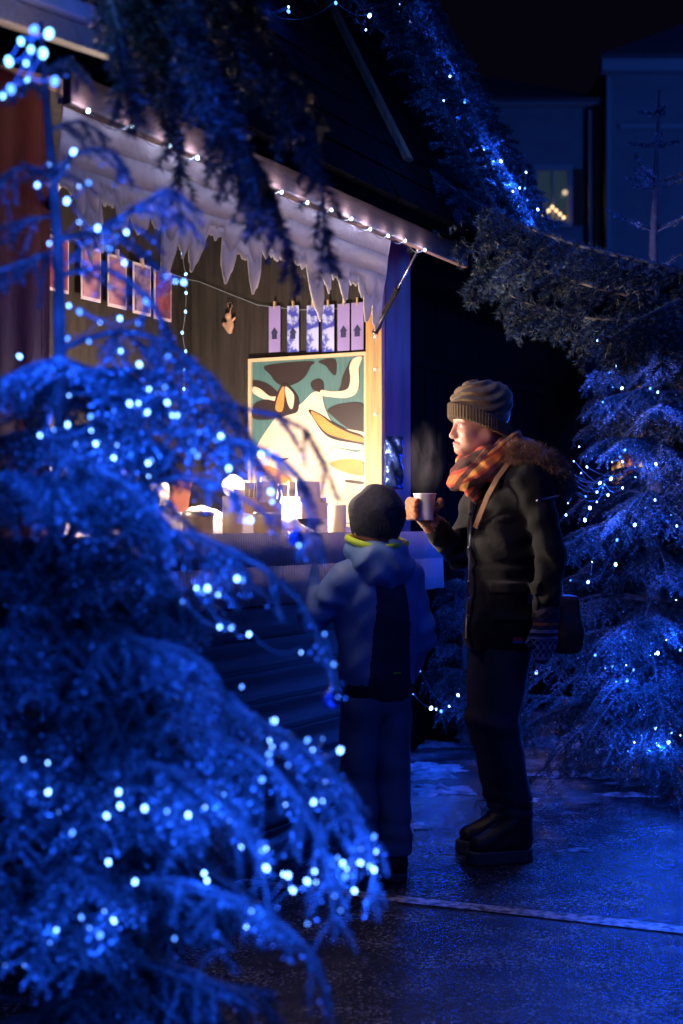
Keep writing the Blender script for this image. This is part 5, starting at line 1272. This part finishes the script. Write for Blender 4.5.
    def ct_(X, Y, Z):
        Ya = np.abs(Y); d = ell(X, Y, Z, (0, 0, .62), (.09, .115, .09)); d = su(d, cone(X, Ya, Z, (0, .060, .60), (-.012, .062, .34), .070, .056), .02)
        d = su(d, cone(X, Ya, Z, (-.010, .062, .34), (.012, .064, .12), .056, .060), .02)
        d = d+.006*wr(X, Y, Z, 32, 6)-.005*np.sin(85*Z+12*Y)*np.exp(-((Z-.15)/.06)**2)-.004*np.sin(70*Z)*np.exp(-((Z-.35)/.06)**2)
        return np.maximum(d, .085-Z)
    sdfobj('trousers', ct_, span(-.11, .12, .005), span(-.15, .15, .005), span(.07, .62, .005), M_cp, K)
    for sd in (-1, 1):
        def kbt(X, Y, Z):
            y = Y-sd*.063; d = cone(X, y, Z, (.015, 0, .14), (.02, 0, .06), .042, .036); d = su(d, cone(X, y, Z, (.02, 0, .05), (-.085, sd*.004, .045), .037, .032), .025)
            return np.maximum(np.maximum(d, .022-Z), Z-.15)
        o = sdfobj('boot', kbt, span(-.14, .08, .005), span(sd*.063-.06, sd*.063+.06, .005), span(.01, .16, .005), M_boot, K)
        def kso(X, Y, Z):
            y = Y-sd*.063; return np.maximum(cone(X, y, Z*0, (.02, 0, 0), (-.088, sd*.004, 0), .040, .036)+0*Z, np.abs(Z-.016)-.014)
        sdfobj('sole', kso, span(-.14, .08, .004), span(sd*.063-.06, sd*.063+.06, .004), span(-.004, .038, .004), M_sole, o)
people()
# ------------------------------------------------------------------ world, light, camera
w = bpy.data.worlds.new('World'); sc.world = w; w.use_nodes = True; nt = w.node_tree
bg = nt.nodes['Background']; sky = nt.nodes.new('ShaderNodeTexSky'); sky.sky_type = 'NISHITA'; sky.sun_disc = False; sky.sun_elevation = R(-6); sky.sun_rotation = R(200)
mx = nt.nodes.new('ShaderNodeMix'); mx.data_type = 'RGBA'; mx.blend_type = 'ADD'; mx.inputs[0].default_value = 1; mx.inputs[7].default_value = (.030, .022, .075, 1)
mul = nt.nodes.new('ShaderNodeMix'); mul.data_type = 'RGBA'; mul.blend_type = 'MULTIPLY'; mul.inputs[0].default_value = 1; mul.inputs[7].default_value = (.05, .05, .08, 1)
nt.links.new(sky.outputs[0], mul.inputs[6]); nt.links.new(mul.outputs[2], mx.inputs[6]); nt.links.new(mx.outputs[2], bg.inputs[0]); bg.inputs[1].default_value = .05
su_ = bpy.data.lights.new('blue_fill_sun', 'SUN'); su_.energy = .10; su_.angle = R(25); su_.color = (.012, .10, 1)
o = bpy.data.objects.new('blue_fill_sun', su_); COL.objects.link(o); o.rotation_euler = (R(48), 0, R(35))  # added deep blue sun lamp, a general fill over everything
for q in ((1.35,8.6,1.25),(1.75,8.2,.8),(1.6,7.9,1.7),(.95,9.2,1.5),(2.3,7.5,1.1),(.6,8.8,.7)): lamp(q, 7, BLUE, .01, 'blue_fill_light')  # unseen blue points added to make sparkles on the wet ground
lamp((16, 20, 7), 2600, (.03, .13, .8), 1.0, 'house_fill_light')  # added blue fill that brightens the far house
# added blue lamps for ambient fill, outside the frame
lamp((2.6, 3.4, 2.6), 26, BLUE, .03, 'blue_fill_light'); lamp((1.9, 1.0, 2.2), 2.5, BLUE, .25, 'blue_fill_light'); lamp((3.4, 7.2, 2.2), 9, BLUE, .2, 'blue_fill_light')
cam = bpy.data.cameras.new('camera'); co = bpy.data.objects.new('camera', cam); COL.objects.link(co); sc.camera = co
cam.sensor_fit = 'VERTICAL'; cam.sensor_height = 36; cam.sensor_width = 24; cam.lens = 50; cam.clip_end = 500; cam.clip_start = .05
co.location = (0, 0, CAMZ); co.rotation_euler = (R(90)+math.atan(13/F), 0, 0)
cam.dof.use_dof = True; cam.dof.focus_distance = 5.05; cam.dof.aperture_fstop = 3.3
sc.view_settings.view_transform = 'Standard'; sc.view_settings.look = 'None'; sc.view_settings.exposure = 0; sc.view_settings.gamma = 1
sc.render.engine = 'CYCLES'; cy = sc.cycles; cy.use_denoising = True; cy.max_bounces = 6; cy.diffuse_bounces = 2; cy.glossy_bounces = 3; cy.transparent_max_bounces = 8
cy.sample_clamp_indirect = 3; cy.sample_clamp_direct = 0; cy.caustics_reflective = False; cy.caustics_refractive = False
